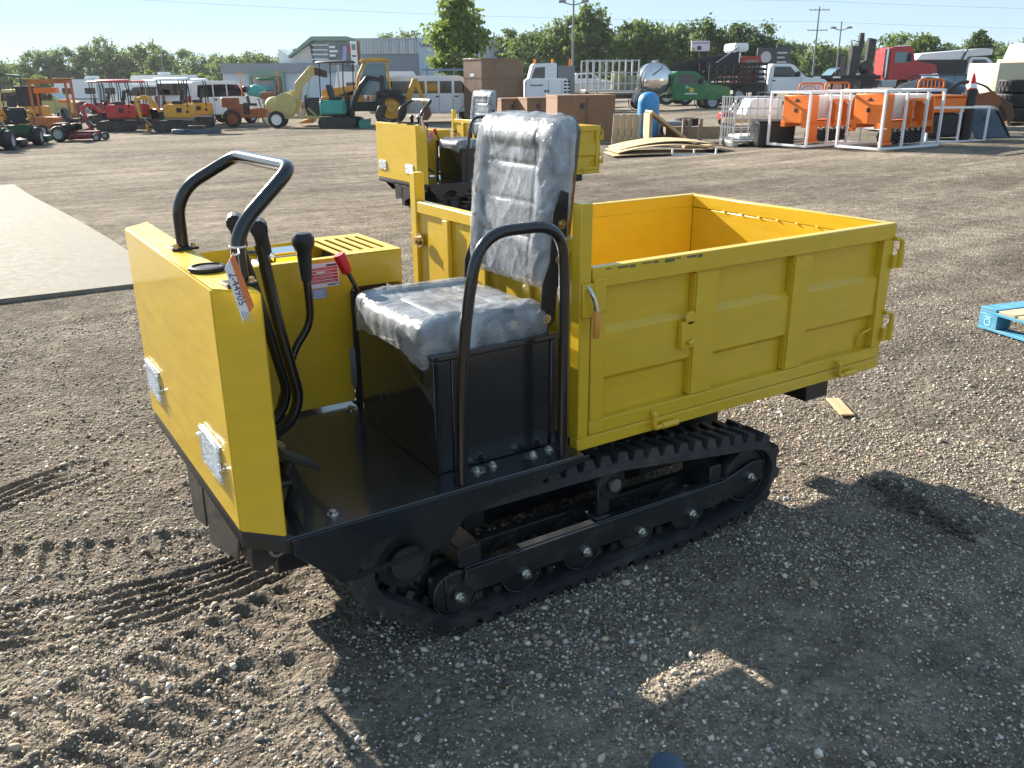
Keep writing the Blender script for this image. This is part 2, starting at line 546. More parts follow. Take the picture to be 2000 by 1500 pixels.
def gravel_material():
    ma = bpy.data.materials.new('gravel_ground')
    ma.use_nodes = True
    n, l = ma.node_tree.nodes, ma.node_tree.links
    b = n['Principled BSDF']
    b.inputs['Roughness'].default_value = .88
    b.inputs['Specular IOR Level'].default_value = .02
    tc = n.new('ShaderNodeTexCoord'); vec = tc.outputs['Object']
    def noise_(sc, det=5, ro=.6):
        q = n.new('ShaderNodeTexNoise'); q.inputs['Scale'].default_value = sc
        q.inputs['Detail'].default_value = det; q.inputs['Roughness'].default_value = ro
        l.new(vec, q.inputs['Vector']); return q.outputs[0]
    def ramp(src, stops):
        r = n.new('ShaderNodeValToRGB'); e = r.color_ramp.elements
        for i, (p, c) in enumerate(stops):
            if i < 2: e[i].position = p
            el = e[i] if i < 2 else e.new(p)
            el.color = (*c, 1)
        l.new(src, r.inputs[0]); return r.outputs[0]
    def mix(f, a, c, mode='MIX'):
        q = n.new('ShaderNodeMix'); q.data_type, q.blend_type = 'RGBA', mode
        if isinstance(f, float): q.inputs[0].default_value = f
        else: l.new(f, q.inputs[0])
        l.new(a, q.inputs[6]); l.new(c, q.inputs[7]); return q.outputs[2]
    def vor(sc):
        v = n.new('ShaderNodeTexVoronoi'); v.inputs['Scale'].default_value = sc
        v.inputs['Randomness'].default_value = 1
        l.new(vec, v.inputs['Vector']); return v
    st = [(0, (.145, .132, .116)), (.3, (.235, .212, .182)), (.55, (.30, .27, .23)), (.8, (.36, .325, .28)), (1, (.50, .465, .41))]
    v1, v2, v3 = vor(95), vor(38), vor(14)
    def sep(v):
        q = n.new('ShaderNodeSeparateColor'); l.new(v.outputs['Color'], q.inputs[0]); return q.outputs[0]
    c1, c2, c3 = ramp(sep(v1), st), ramp(sep(v2), st), ramp(sep(v3), st)
    f = ramp(noise_(3.5, 4), [(.42, (0, 0, 0)), (.6, (.75, .75, .75))])
    c = mix(f, c1, c2)
    c = mix(.22, c, c3)
    dirt = ramp(noise_(1.3, 6, .7), [(.40, (.20, .178, .15)), (.66, (.31, .282, .24))])
    df = ramp(noise_(2.2, 7, .7), [(.38, (.15, .15, .15)), (.62, (.8, .8, .8))])
    c = mix(df, c, dirt)
    big = ramp(noise_(.16, 5, .65), [(.34, (.70, .68, .65)), (.66, (1.24, 1.19, 1.12))])
    c = mix(1.0, c, big, 'MULTIPLY')
    # streaky wheel marks across the yard
    mp = n.new('ShaderNodeMapping'); mp.inputs['Rotation'].default_value = (0, 0, .55)
    mp.inputs['Scale'].default_value = (.16, 1.1, 1)
    l.new(vec, mp.inputs[0])
    sn = n.new('ShaderNodeTexNoise'); sn.inputs['Scale'].default_value = 1.2; sn.inputs['Detail'].default_value = 8; sn.inputs['Distortion'].default_value = 1.2
    l.new(mp.outputs[0], sn.inputs['Vector'])
    c = mix(1.0, c, ramp(sn.outputs[0], [(.36, (.76, .75, .74)), (.64, (1.12, 1.1, 1.08))]), 'MULTIPLY')
    c = mix(1.0, c, ramp(noise_(7.0, 9, .8), [(.34, (.62, .61, .60)), (.64, (1.5, 1.48, 1.45))]), 'MULTIPLY')
    l.new(c, b.inputs['Base Color'])
    h = n.new('ShaderNodeMath'); h.operation = 'MULTIPLY_ADD'
    l.new(v2.outputs['Distance'], h.inputs[0]); h.inputs[1].default_value = -1.1
    hh = n.new('ShaderNodeMath'); hh.operation = 'MULTIPLY'; hh.inputs[1].default_value = -.45
    l.new(v1.outputs['Distance'], hh.inputs[0])
    l.new(hh.outputs[0], h.inputs[2])
    bp = n.new('ShaderNodeBump'); bp.inputs['Strength'].default_value = 1.0; bp.inputs['Distance'].default_value = .018
    l.new(h.outputs[0], bp.inputs['Height'])
    bp2 = n.new('ShaderNodeBump'); bp2.inputs['Strength'].default_value = .8; bp2.inputs['Distance'].default_value = .12
    l.new(noise_(3.0, 8, .75), bp2.inputs['Height'])
    bp3 = n.new('ShaderNodeBump'); bp3.inputs['Strength'].default_value = .9; bp3.inputs['Distance'].default_value = .05
    l.new(noise_(13.0, 10, .8), bp3.inputs['Height'])
    l.new(bp2.outputs[0], bp3.inputs['Normal'])
    l.new(bp3.outputs[0], bp.inputs['Normal'])
    l.new(bp.outputs[0], b.inputs['Normal'])
    return ma
GRAV = gravel_material()
gme = np_mesh('ground', co, quads, 4)
gme.materials.append(GRAV)
ground = bpy.data.objects.new('ground', gme)
COL.objects.link(ground)
tag(ground, 'grey brown gravel yard with wheel and track marks', kind='structure')

# loose stones: one mass of real pebbles
ICO = [(0, -.526, .851), (0, .526, .851), (0, -.526, -.851), (0, .526, -.851), (-.526, .851, 0), (.526, .851, 0),
       (-.526, -.851, 0), (.526, -.851, 0), (.851, 0, .526), (.851, 0, -.526), (-.851, 0, .526), (-.851, 0, -.526)]
ICOF = [(0, 8, 1), (0, 1, 10), (0, 10, 6), (0, 6, 7), (0, 7, 8), (1, 8, 5), (1, 5, 4), (1, 4, 10), (2, 9, 7), (2, 7, 6),
        (2, 6, 11), (2, 11, 3), (2, 3, 9), (3, 11, 4), (3, 4, 5), (3, 5, 9), (4, 11, 10), (5, 8, 9), (6, 10, 11), (7, 9, 8)]
OCT = [(1, 0, 0), (-1, 0, 0), (0, 1, 0), (0, -1, 0), (0, 0, 1), (0, 0, -1)]
OCTF = [(0, 2, 4), (2, 1, 4), (1, 3, 4), (3, 0, 4), (2, 0, 5), (1, 2, 5), (3, 1, 5), (0, 3, 5)]
PAL = 1.78*np.array((1.03, .99, .92))*np.array([(.16, .145, .125), (.22, .19, .155), (.12, .11, .105), (.30, .27, .225), (.19, .15, .11), (.42, .40, .36),
                (.085, .08, .08), (.24, .17, .125), (.26, .26, .26), (.35, .29, .21)])
PALP = np.array([.22, .22, .15, .13, .1, .02, .06, .04, .05, .02])

def scatter(n, box, med, sig, base, faces, rmax):
    x = nrng.uniform(box[0], box[1], n); y = nrng.uniform(box[2], box[3], n)
    r = np.clip(med*np.exp(nrng.normal(0, sig, n)), .002, rmax)
    cl = vnoise(x*2.3, y*2.3, 21) + .5*vnoise(x*7, y*7, 22)
    keep = nrng.uniform(0, 1, n) < np.clip(cl*1.15-.1, .15, 1)
    x, y, r = x[keep], y[keep], r[keep]; n = len(x)
    z = ground_z(x, y)+r*nrng.uniform(.0, .4, n)
    bs = np.array(base, float); nv = len(bs)
    V = bs[None]*(1+nrng.uniform(-.25, .25, (n, nv, 1)))
    V = V*np.stack([nrng.uniform(.75, 1.35, n), nrng.uniform(.65, 1.0, n), nrng.uniform(.45, .8, n)], 1)[:, None]*r[:, None, None]
    a = nrng.uniform(0, 2*pi, n); tl = nrng.normal(0, .35, n)
    ct, s_ = np.cos(tl)[:, None], np.sin(tl)[:, None]
    X, Z = V[..., 0]*ct-V[..., 2]*s_, V[..., 0]*s_+V[..., 2]*ct
    ca, sa = np.cos(a)[:, None], np.sin(a)[:, None]
    V = np.stack([X*ca-V[..., 1]*sa, X*sa+V[..., 1]*ca, Z], -1)+np.stack([x, y, z], 1)[:, None]
    F = np.array(faces)[None]+(np.arange(n)*nv)[:, None, None]
    C_ = PAL[nrng.choice(len(PAL), n, p=PALP/PALP.sum())]*nrng.uniform(.8, 1.3, (n, 1))
    return V.reshape(-1, 3), F.reshape(-1, 3), np.repeat(C_, nv, 0)

sets = [scatter(100000, (-2.2, 2.2, -1.3, 1.8), .0036, .38, OCT, OCTF, .010),
        scatter(62000, (-2.6, 4.6, -1.3, 4.6), .0052, .38, OCT, OCTF, .012),
        scatter(9500, (-2.3, .3, -1.2, 2.6), .0058, .42, ICO, ICOF, .015),
        scatter(2600, (-.2, 3.2, -1.2, 2.6), .0054, .42, ICO, ICOF, .015),
        scatter(420, (-2.3, 3.2, -1.3, 3.2), .0100, .3, ICO, ICOF, .020)]
Vs, Fs, Cs, off = [], [], [], 0
for V, F, C_ in sets:
    Vs.append(V); Fs.append(F+off); Cs.append(C_); off += len(V)
Vs, Fs, Cs = np.concatenate(Vs), np.concatenate(Fs), np.concatenate(Cs)
sme = np_mesh('loose_gravel', Vs, Fs, 3)
ca = sme.color_attributes.new('stone', 'FLOAT_COLOR', 'POINT')
ca.data.foreach_set('color', np.concatenate([Cs, np.ones((len(Cs), 1))], 1).astype(np.float32).ravel())
sm_ = bpy.data.materials.new('loose_stone')
sm_.use_nodes = True
_n, _l = sm_.node_tree.nodes, sm_.node_tree.links
_a = _n.new('ShaderNodeVertexColor'); _a.layer_name = 'stone'
_l.new(_a.outputs[0], _n['Principled BSDF'].inputs['Base Color'])
_n['Principled BSDF'].inputs['Roughness'].default_value = .9
_n['Principled BSDF'].inputs['Specular IOR Level'].default_value = .2
sme.materials.append(sm_)
stones = bpy.data.objects.new('loose_gravel', sme)
COL.objects.link(stones)
tag(stones, 'loose grey and tan pebbles strewn over the yard', 'gravel', kind='stuff')

# concrete slab on the left
cA, cB, cE = gp(28, 363), gp(335, 553), gp(0, 592)
cD = cE+(cE-cB)*3.5
cF = cA+(cD-cB)*.9
q = MB(); ng = 30; gv = []
for layer in (0, 1):
    for j in range(ng+1):
        for i in range(ng+1):
            u, v = i/ng, j/ng
            p = cD.lerp(cB, u).lerp(cF.lerp(cA, u), v)
            z = gz(p.x, p.y)
            gv.append((p.x, p.y, z+(.03 if layer else -.3)))
n1 = (ng+1)**2; gf = []
for j in range(ng):
    for i in range(ng):
        a = n1+j*(ng+1)+i
        gf.append((a, a+1, a+ng+2, a+ng+1))
ring = list(range(ng+1))+[(ng+1)*(j+1)-1 for j in range(1, ng+1)]+[n1-1-i for i in range(1, ng+1)]+[(ng+1)*j for j in range(ng-1, 0, -1)]
for a, b in zip(ring, ring[1:]+ring[:1]):
    gf.append((a, b, b+n1, a+n1))
q.add(gv, gf)
CONC = pm('concrete', (.225, .202, .163), .9, spec=.1, var=.2, vscale=14, dust=(.175, .152, .12), dustamt=.5, dscale=5, bump=.25, bscale=60)
tag(q.build('concrete_slab', CONC, smooth=0), 'pale concrete pad beside the gravel', kind='structure')
# ------------------------------------------------------------------ tracked dumper
W_, L_ = 1.0557, 1.451
ZB, ZT, ZP = .4896, 1.046, 1.2286

def hull_path(circles, step):
    pts = []
    for cx, cz, r in circles:
        pts += [(cx+r*cos(2*pi*k/72), cz+r*sin(2*pi*k/72)) for k in range(72)]
    pts = sorted(set((round(a, 6), round(b, 6)) for a, b in pts))
    def half(ps):
        h = []
        for p in ps:
            while len(h) > 1 and (h[-1][0]-h[-2][0])*(p[1]-h[-2][1])-(h[-1][1]-h[-2][1])*(p[0]-h[-2][0]) <= 0:
                h.pop()
            h.append(p)
        return h
    lo, up = half(pts), half(pts[::-1])
    h = lo[:-1]+up[:-1]
    h.append(h[0])
    d = [0]
    for a, b in zip(h[:-1], h[1:]):
        d.append(d[-1]+math.hypot(b[0]-a[0], b[1]-a[1]))
    n = int(round(d[-1]/step))
    out, j = [], 0
    for i in range(n):
        t = d[-1]*i/n
        while d[j+1] < t: j += 1
        f = (t-d[j])/(d[j+1]-d[j])
        out.append(Vector((h[j][0]*(1-f)+h[j+1][0]*f, h[j][1]*(1-f)+h[j+1][1]*f)))
    return out

def track_mesh(name, circles, y0, y1, tb, lh, pitch, parent, mat):
    sub = 3
    P = hull_path(circles, pitch/sub)
    n = len(P) - len(P) % (2*sub)
    P = hull_path(circles, sum((P[i]-P[i-1]).length for i in range(len(P)))/n)
    n = len(P)
    q = MB(); vs = []; fs = []
    N = []
    for i in range(n):
        t = (P[(i+1) % n]-P[i-1]).normalized()
        N.append(Vector((t.y, -t.x)))
    for i in range(n):
        a, b = P[i], P[i]+N[i]*tb
        vs += [(a.x, y0, a.y), (b.x, y0+.004, b.y), (b.x, y1-.004, b.y), (a.x, y1, a.y)]
    for i in range(n):
        j = (i+1) % n
        for k in range(4):
            fs.append((i*4+k, i*4+(k+1) % 4, j*4+(k+1) % 4, j*4+k))
    q.add(vs, fs)
    ym = (y0+y1)/2
    nl = n//sub
    def lug(c, t, nn, ya, yb, sk):
        vs = []
        for h, hl, ins in ((tb-.002, .025, 0), (tb+lh, .015, .006)):
            for (sy, sx) in ((0, -1), (0, 1), (1, 1), (1, -1)):
                y = (ya+ins) if sy == 0 else (yb-ins)
                s_ = sx*hl + (sk if sy else 0)
                p = c+t*s_+nn*h
                vs.append((p.x, y, p.y))
        q.add(vs, [(0, 1, 2, 3), (7, 6, 5, 4), (0, 4, 5, 1), (1, 5, 6, 2), (2, 6, 7, 3), (3, 7, 4, 0)])
    for i in range(nl):
        c = P[i*sub]; t = Vector((-N[i*sub].y, N[i*sub].x)); nn = N[i*sub]
        lug(c, t, nn, y0+.006, ym+.012, .016)
        c2 = P[(i*sub+1) % n]; nn2 = N[(i*sub+1) % n]; t2 = Vector((-nn2.y, nn2.x))
        lug(c2+t2*.012, t2, nn2, ym+.002, y1-.006, -.016)
        g = c-nn*.012
        R_ = [(g+t*a+nn*b) for a, b in ((-.012, -.012), (.012, -.012), (.012, .012), (-.012, .012))]
        for yy in (ym-.03, ym+.018):
            q.add([(p.x, yy, p.y) for p in R_]+[(p.x, yy+.012, p.y) for p in R_],
                  [(3, 2, 1, 0), (4, 5, 6, 7), (0, 1, 5, 4), (1, 2, 6, 5), (2, 3, 7, 6), (3, 0, 4, 7)])
    return q.build(name, mat, parent, smooth=35)

def hexbolt(parent, name, p, r, h, axis='z', mat=None, washer=True):
    q = MB()
    d = {'z': Vector((0, 0, 1)), 'y': Vector((0, -1, 0)), 'x': Vector((-1, 0, 0))}[axis]
    p = Vector(p)
    if washer:
        q.cyl(p, p+d*h*.25, r*1.6, n=14)
    q.cyl(p+d*h*.2, p+d*h, r, n=6)
    q.cyl(p+d*h, p+d*h*1.2, r*.55, n=8)
    return q.build(name, mat or ZINC, parent)

def cushion(W, H, T, fn, off=0., wr=0., nu=40, nv=48, seams=(), bol=.02, top_bol=.0, seed=0, hang=None, seamk=1.):
    """padded panel; fn(u, v, w) maps width, length, thickness to machine space"""
    vs, fs = [], []
    def edge(a):
        return max(0., 1-abs(a)**7)**.38
    for layer in (0, 1):
        for j in range(nv+1):
            v = -1+2*j/nv
            for i in range(nu+1):
                u = -1+2*i/nu
                cr = 1-.075*(abs(u)**5*abs(v)**5)
                pu, pv = (W/2+off)*u*cr, (H/2+off)*v*cr
                if layer:
                    w = -off*.4-(.004 if off else 0)
                else:
                    su = min(1, max(0, (abs(u)-.56)/.16)); su = su*su*(3-2*su)
                    sv = min(1, max(0, (v-.62)/.14)); sv = sv*sv*(3-2*sv)
                    w = T*.72 + bol*max(su, sv*top_bol)
                    for s_ in seams:
                        w -= seamk*.009*math.exp(-((v-s_)/.028)**2)*(1-su)
                    for s_ in (-.56, .56):
                        w -= seamk*.007*math.exp(-((u-s_)/.03)**2)
                    w = w*edge(u)*edge(v)+off
                    if wr:
                        p = Vector((pu, pv, seed*1.7))
                        a = noise.noise(Vector((p.x*11+p.y*6, p.y*5-p.x*2, p.z)))
                        b = noise.noise(Vector((p.x*30-p.y*9, p.y*17+p.x*8, p.z+4)))
                        c = noise.noise(Vector((p.x*60, p.y*44, p.z+9)))
                        w += wr*((1-abs(a))**14*.5 + (1-abs(b))**10*.22 + c*.04 - .1)*(.45+.55*max(su, abs(v)**3))
                        e = max(abs(u), abs(v))
                        w += wr*.7*max(0, (e-.72)/.28)*abs(noise.noise(Vector((p.x*44, p.y*44, p.z+3))))
                if wr:
                    e = max(abs(u), abs(v))
                    if e > .95:
                        pu += noise.noise(Vector((pu*25, pv*25, seed+layer)))*.006
                        pv += noise.noise(Vector((pu*25, pv*25, seed+7+layer)))*.006
                if hang and layer:
                    w -= hang(u, v)
                vs.append(tuple(fn(pu, pv, w)))
    n1 = (nu+1)*(nv+1)
    for l in (0, 1):
        for j in range(nv):
            for i in range(nu):
                a = l*n1+j*(nu+1)+i
                f = (a, a+1, a+nu+2, a+nu+1)
                if not (l and off):
                    fs.append(f if not l else f[::-1])
    rim = [j for j in range(nu+1)] + [(nu+1)*(j+1)-1 for j in range(1, nv+1)] + [n1-1-i for i in range(1, nu+1)] + [(nu+1)*j for j in range(nv-1, 0, -1)]
    for a, b in zip(rim, rim[1:]+rim[:1]):
        fs.append((a, a+n1, b+n1, b))
    return MB().add(vs, fs)

def make_dumper():
    root = thing('tracked_dumper', 'yellow tracked dumper in the foreground with plastic wrapped seat and empty tipping bed', 'dumper',
                 (0, 0, 0), 0, 'tracked dumpers for sale')
    A = lambda name, mat, *ops, **kw: part(root, name, mat, *ops, **kw)
    # --- front cowl
    xF, xk = -1.0053, -.9178
    cowl = A('front_cowl', YEL, ('p', 'xy', [(xF, .0274), (xk, -.0622), (xk, W_+.0622), (xF, W_-.0274)], .5163, 1.1216), bevel=.004, segs=2)
    A('cowl_base', BLKM, ('p', 'xy', [(xF+.004, .032), (xk-.006, -.054), (-.902, -.054), (-.902, W_+.054), (xk-.006, W_+.054), (xF+.004, W_-.032)], .468, .5155), bevel=.003)
    A('front_bracket', CHAS, ('p', 'yz', [(.615, .468), (.602, .305), (.59, .298), (.45, .335), (.435, .468)], -1.0, -.992), bevel=.002)
    A('front_bracket', CHAS, ('p', 'yz', [(.415, .468), (.416, .305), (.40, .298), (.12, .39), (.08, .468)], -1.0, -.992), bevel=.002)
    A('front_bracket', CHAS, ('p', 'xz', [(-.985, .468), (-.985, .40), (-.965, .385), (-.93, .40), (-.905, .43), (-.90, .468)], .03, .24), bevel=.003)
    A('tow_ring', STEEL, ('l', [(.014, -.004), (.022, -.004), (.022, .004), (.014, .004), (.014, -.004)], (-.925, .012, .452), 'y', 16))
    for yc in (.205, .885):
        lens = MB()
        rows = 9
        for j in range(rows):
            za, zb = .612+.098*j/rows, .612+.098*(j+1)/rows
            zm = (za+zb)/2
            d = .011 if j < rows-1 else .007
            lens.prism('xz', [(-1.004, za), (-1.004-d+.004, za), (-1.004-d, zm), (-1.004-d+.004, zb), (-1.004, zb)], yc-.088, yc+.088)
        h = lens.build('headlight', LAMP, root)
        part(h, 'lamp_film', FILM, ('b', -1.0175, -1.0058, yc-.092, yc+.092, .607, .715), bevel=.005, segs=3)
        for sy in (-1, 1):
            hexbolt(h, 'screw', (-1.006, yc+sy*.105, .665+sy*.012), .006, .012, 'x')
    # --- grab handle on the cowl
    hp = [(-.938, .555, 1.126), (-.938, .553, 1.235), (-.905, .545, 1.292), (-.775, .53, 1.362), (-.785, .06, 1.368), (-.905, .045, 1.262), (-.932, .04, 1.215), (-.93, .036, 1.126)]
    A('grab_handle', TUBE, ('t', fillet(hp, .045, 6), .0165, 12), smooth=60)
    for y in (.555, .036):
        br = A('handle_bracket', BLKM, ('b', -.972, -.902, y-.032, y+.032, 1.1218, 1.1285), bevel=.002)
        for dx, dy in ((-.022, -.02), (.024, -.018)):
            hexbolt(br, 'bolt', (-.938+dx, y+dy, 1.1285), .007, .010, 'z', BRASS)
    A('filler_cap', BLKM, ('l', [(.043, 0), (.045, .004), (.044, .010), (.036, .012), (.034, .008), (0.001, .008)], (-.957, .232, 1.1217), 'z', 28))
    # --- engine bay
    yn, yf = .708, 1.062
    A('engine_side_panel', YEL, ('p', 'xz', [(-.917, .522), (-.412, .522), (-.398, .912), (-.212, .912), (-.212, 1.018), (-.917, 1.012)], yn, yn+.004), bevel=.0015)
    A('engine_side_panel', YEL, ('p', 'xz', [(-.917, .522), (-.412, .522), (-.398, .912), (-.212, .912), (-.212, 1.018), (-.917, 1.012)], yf-.004, yf), bevel=.0015)
    A('engine_rear_panel', YEL, ('b', -.216, -.212, yn+.0045, yf-.0045, .88, 1.0165), bevel=.0015)
    tp = []
    xs = [-.405 + .034*i for i in range(6)]
    tp.append(('b', -.43, -.212, yn+.001, yn+.055, 1.0183, 1.0215))
    tp.append(('b', -.43, -.212, yf-.055, yf, 1.0183, 1.0215))
    for i in range(6):
        a = -.43 + i*.0378
        tp.append(('b', a, a+(.0215 if i < 5 else .029), yn+.0551, yf-.0551, 1.0183, 1.0215))
    tp.append(('b', -.917, -.4301, yn+.0005, yn+.03, 1.0135, 1.0168))
    A('slotted_engine_lid', YEL, *tp, smooth=0)
    A('engine_block', STEEL, ('b', -.80, -.50, .78, 1.02, .56, .88), ('c', (-.72, .9, .88), (-.72, .9, .955), .05), ('b', -.64, -.52, .80, 1.0, .88, .985), bevel=.012)
    A('fuel_tank', BLKM, ('b', -.395, -.24, .76, 1.03, .84, .985), bevel=.02, segs=2)
    A('air_filter', WHTP, ('c', (-.86, .88, .985), (-.80, .82, .99), .035), ('b', -.89, -.83, .92, .99, .9, 1.0), bevel=.004)
    A('fuel_hose', TUBE, ('t', fillet([(-.79, .80, .95), (-.74, .80, 1.04), (-.66, .80, 1.045), (-.60, .82, .98)], .05), .009, 8))
    A('exhaust_box', CHROM, ('b', -.62, -.50, .80, .93, .99, 1.03), bevel=.012, segs=2)
    A('seat_support_post', BLKM, ('b', -.405, -.388, .69, .705, .515, .905), ('c', (-.39, .70, .70), (-.24, .62, .72), .008), bevel=.002)
    A('fuel_filter', GREY, ('l', [(.03, 0), (.045, .02), (.045, .14), (.03, .16), (.03, .165), (.001, .165)], (-.385, .735, .56), 'z', 18))
    A('filter_bracket', BLKM, ('c', (-.385, .735, .45), (-.385, .735, .56), .012))
    A('harness', pm('brown_harness', (.18, .09, .04), .6), ('t', fillet([(-.40, .78, .60), (-.385, .76, .75), (-.36, .78, .84)], .05), .014, 8))
    # --- labels on the engine panel
    lab = A('warning_label', PAPER, ('b', -.555, -.438, yn-.0015, yn-.0003, .926, 1.004))
    part(lab, 'red_band', PRED, *[('b', -.552, -.4415, yn-.0024, yn-.0017, .940+.0105*i, .9478+.0105*i) for i in range(5)], smooth=0)
    part(lab, 'print', INK, ('b', -.478, -.444, yn-.0024, yn-.0017, .9925, .9985), ('b', -.478, -.450, yn-.0024, yn-.0017, .9305, .9345), smooth=0)
    part(lab, 'white_print', PAPER, ('b', -.512, -.485, yn-.0030, yn-.0026, .9722, .9782), *[('b', -.545+.012*(i % 3), -.452-.01*(i % 2), yn-.0030, yn-.0026, .9432+.0105*i, .9442+.0105*i) for i in range(5)], smooth=0)
    text_mesh('ce_mark', 'CE', .010, INK, lab, Matrix.Translation((-.449, yn-.0018, .930)) @ Matrix.Rotation(pi/2, 4, 'X'), extrude=.0002)
    lab2 = A('data_label', PBLU, ('b', -.530, -.483, yn-.0015, yn-.0003, .891, .922))
    part(lab2, 'print', PAPER, *[('b', -.527, -.49-.006*(i % 2), yn-.0024, yn-.0017, .8945+.0065*i, .8965+.0065*i) for i in range(4)], smooth=0)
    # --- platform
    A('deck', BLK, ('p', 'xy', [(xk+.001, -.0605), (-.018, -.0605), (-.018, .545), (-.415, .545), (-.415, W_+.0605), (xk+.001, W_+.0605)], .498, .5115), bevel=.003)
    sk = [(-.906, .506), (-.904, .462), (-.791, .345), (-.752, .342), (-.742, .375), (-.722, .405), (-.69, .427), (-.645, .438), (-.60, .428), (-.568, .405),
          (-.552, .37), (-.482, .358), (-.425, .43), (-.05, .484), (-.002, .490), (-.002, .506)]
    for y0, y1 in ((-.0645, -.0610), (W_+.0610, W_+.0645)):
        s_ = A('side_skirt', BLK, ('p', 'xz', sk, y0, y1), bevel=.0012)
        part(s_, 'skirt_bar', BLK, ('p', 'xz', [(-.758, .341), (-.758, .357), (-.478, .373), (-.478, .357)], y0+.0004, y1-.0004))
    for p in ((-.345, .012), (-.288, .018), (-.150, .018), (-.09, .022), (-.78, -.006), (-.45, .66), (-.80, .95)):
        hexbolt(root, 'deck_bolt', (p[0], p[1], .5116), .0095, .012)
    for px_ in (-.335, -.158):
        A('rail_foot', ZINC, ('l', [(.022, 0), (.022, .003), (.001, .0035)], (px_, .016, .5117), 'z', 6))
    A('foot_pedal', BLKM, ('t', [(-.865, .085, .513), (-.845, .075, .58), (-.865, .07, .63), (-.845, .06, .665)], [.016, .016, .015, .013], 6),
      ('p', 'xz', [(-.885, .680), (-.875, .692), (-.785, .630), (-.792, .618)], .035, .095), bevel=.002)
    A('pedal_linkage', pm('gold_bracket', (.40, .26, .10), .4, metal=.7, var=.3, vscale=30), ('p', 'xz', [(-.93, .70), (-.92, .72), (-.83, .655), (-.84, .64)], .16, .19), ('c', (-.86, .15, .64), (-.86, .20, .64), .012), bevel=.002)
    A('pedal_bracket', CHAS, ('b', -.915, -.87, .10, .24, .513, .60), ('c', (-.88, .09, .63), (-.88, .11, .63), .022), ('b', -.905, -.86, .04, .20, .60, .612), bevel=.003)
    # --- levers
    def lever(path, r, knob):
        o = A('control_lever', TUBE, ('t', fillet(path, .05), r, 10), smooth=60)
        knob(o)
    def t_knob(c):
        def k(o):
            part(o, 'lever_knob', BLKM, ('c', (c[0]-.012, c[1]-.04, c[2]), (c[0]+.012, c[1]+.04, c[2]), .024), ('c', (c[0], c[1], c[2]), (c[0]+.012, c[1], c[2]-.075), .021, .018), bevel=.006, segs=2)
        return k
    lever([(-.772, .40, 1.14), (-.744, .40, .905), (-.705, .40, .69), (-.735, .40, .62), (-.80, .42, .575)], .0165, t_knob((-.772, .40, 1.185)))
    lever([(-.80, .52, 1.14), (-.745, .52, .90), (-.70, .52, .67), (-.73, .52, .60), (-.80, .52, .56)], .0165, t_knob((-.80, .52, 1.187)))
    lever([(-.577, .62, 1.02), (-.573, .62, .84), (-.635, .62, .768), (-.70, .60, .60), (-.73, .6, .53)], .0125,
          lambda o: part(o, 'lever_knob', BLKM, ('l', [(.016, -.10), (.020, -.05), (.024, -.012), (.034, .012), (.034, .03), (.024, .045), (.001, .048)], (-.577, .62, 1.075), 'z', 18)))
    lever([(-.452, .61, 1.0), (-.415, .60, .915), (-.40, .60, .80)], .0075,
          lambda o: part(o, 'lever_knob', REDK, ('c', (-.470, .613, 1.045), (-.447, .610, .985), .021, .017), bevel=.004))
    # --- seat box
    A('seat_box', BLK, ('b', -.448, -.05, .052, .55, .512, .842), bevel=.003)
    A('seat_box_rim', BLK, ('b', -.452, -.040, .046, .556, .8425, .858), bevel=.003)
    for b_ in ((-.452, -.435, .0455, .062), (-.395, -.388, .047, .0518), (-.068, -.048, .044, .062)):
        A('seat_box_corner', BLK, ('b', *b_, .512, .842), bevel=.002)
    # --- seat
    A('seat_base', BLKM, ('b', -.45, -.05, .085, .535, .8585, .882), ('b', -.40, -.1, .10, .13, .8583, .8587), bevel=.006)
    f1 = lambda u, v, w: Vector((-.258-v*1.0, .305+u, .880+w+.012*(v+.2)))
    cu = cushion(.46, .42, .070, f1, seams=(-.35, .1, .5), bol=.016).build('seat_cushion', VINYL, root, smooth=60)
    def hang(u, v):
        front = max(0, (v-.5)/.5); sd_ = max(0, (abs(u)-.5)/.5)
        return .010+.022*front*(.7+.8*abs(noise.noise(Vector((u*4, 2.2, 0)))))+.014*sd_+.02*front*sd_
    cushion(.465, .425, .070, f1, off=.009, wr=.007, seamk=.35, nu=90, nv=84, seams=(-.35, .1, .5), bol=.016, seed=3, hang=hang).build('film_cover', FILM, cu, smooth=75)
    tilt = .105
    f2 = lambda u, v, w: Vector((.017+v*tilt-w*.99, .318+u, 1.215+v*.995-w*tilt))
    bk = cushion(.44, .47, .064, f2, seams=(-.42, 0.02, .45), bol=.014, top_bol=.9).build('backrest', VINYL, root, smooth=60)
    cushion(.445, .475, .064, f2, off=.009, wr=.0075, seamk=.35, nu=90, nv=100, seams=(-.42, 0.02, .45), bol=.014, top_bol=.9, seed=8).build('film_cover', FILM, bk, smooth=75)
    sh = MB()
    for (w0, w1, sc) in ((.006, -.046, 1.035),):
        sh.loft([[f2(u*sc, v*sc, w0) for u, v in ((-.22, -.225), (-.22, .2), (-.18, .235), (.18, .235), (.22, .2), (.22, -.225))],
                 [f2(u*sc*.94, v*sc*.96, w1) for u, v in ((-.205, -.225), (-.205, .2), (-.17, .235), (.17, .235), (.205, .2), (.205, -.225))]])
    sh.build('backrest_shell', BLKM, root, bevel=.004)
    br = [(-.33, .862), (-.20, .872), (-.205, .905), (-.18, .922), (-.14, .915), (-.11, .898), (-.08, .93), (-.075, 1.0), (-.05, 1.06), (-.04, 1.2), (-.012, 1.26), (.014, 1.25), (.008, 1.12), (.0, 1.03), (-.022, .98), (-.03, .885), (-.055, .866)]
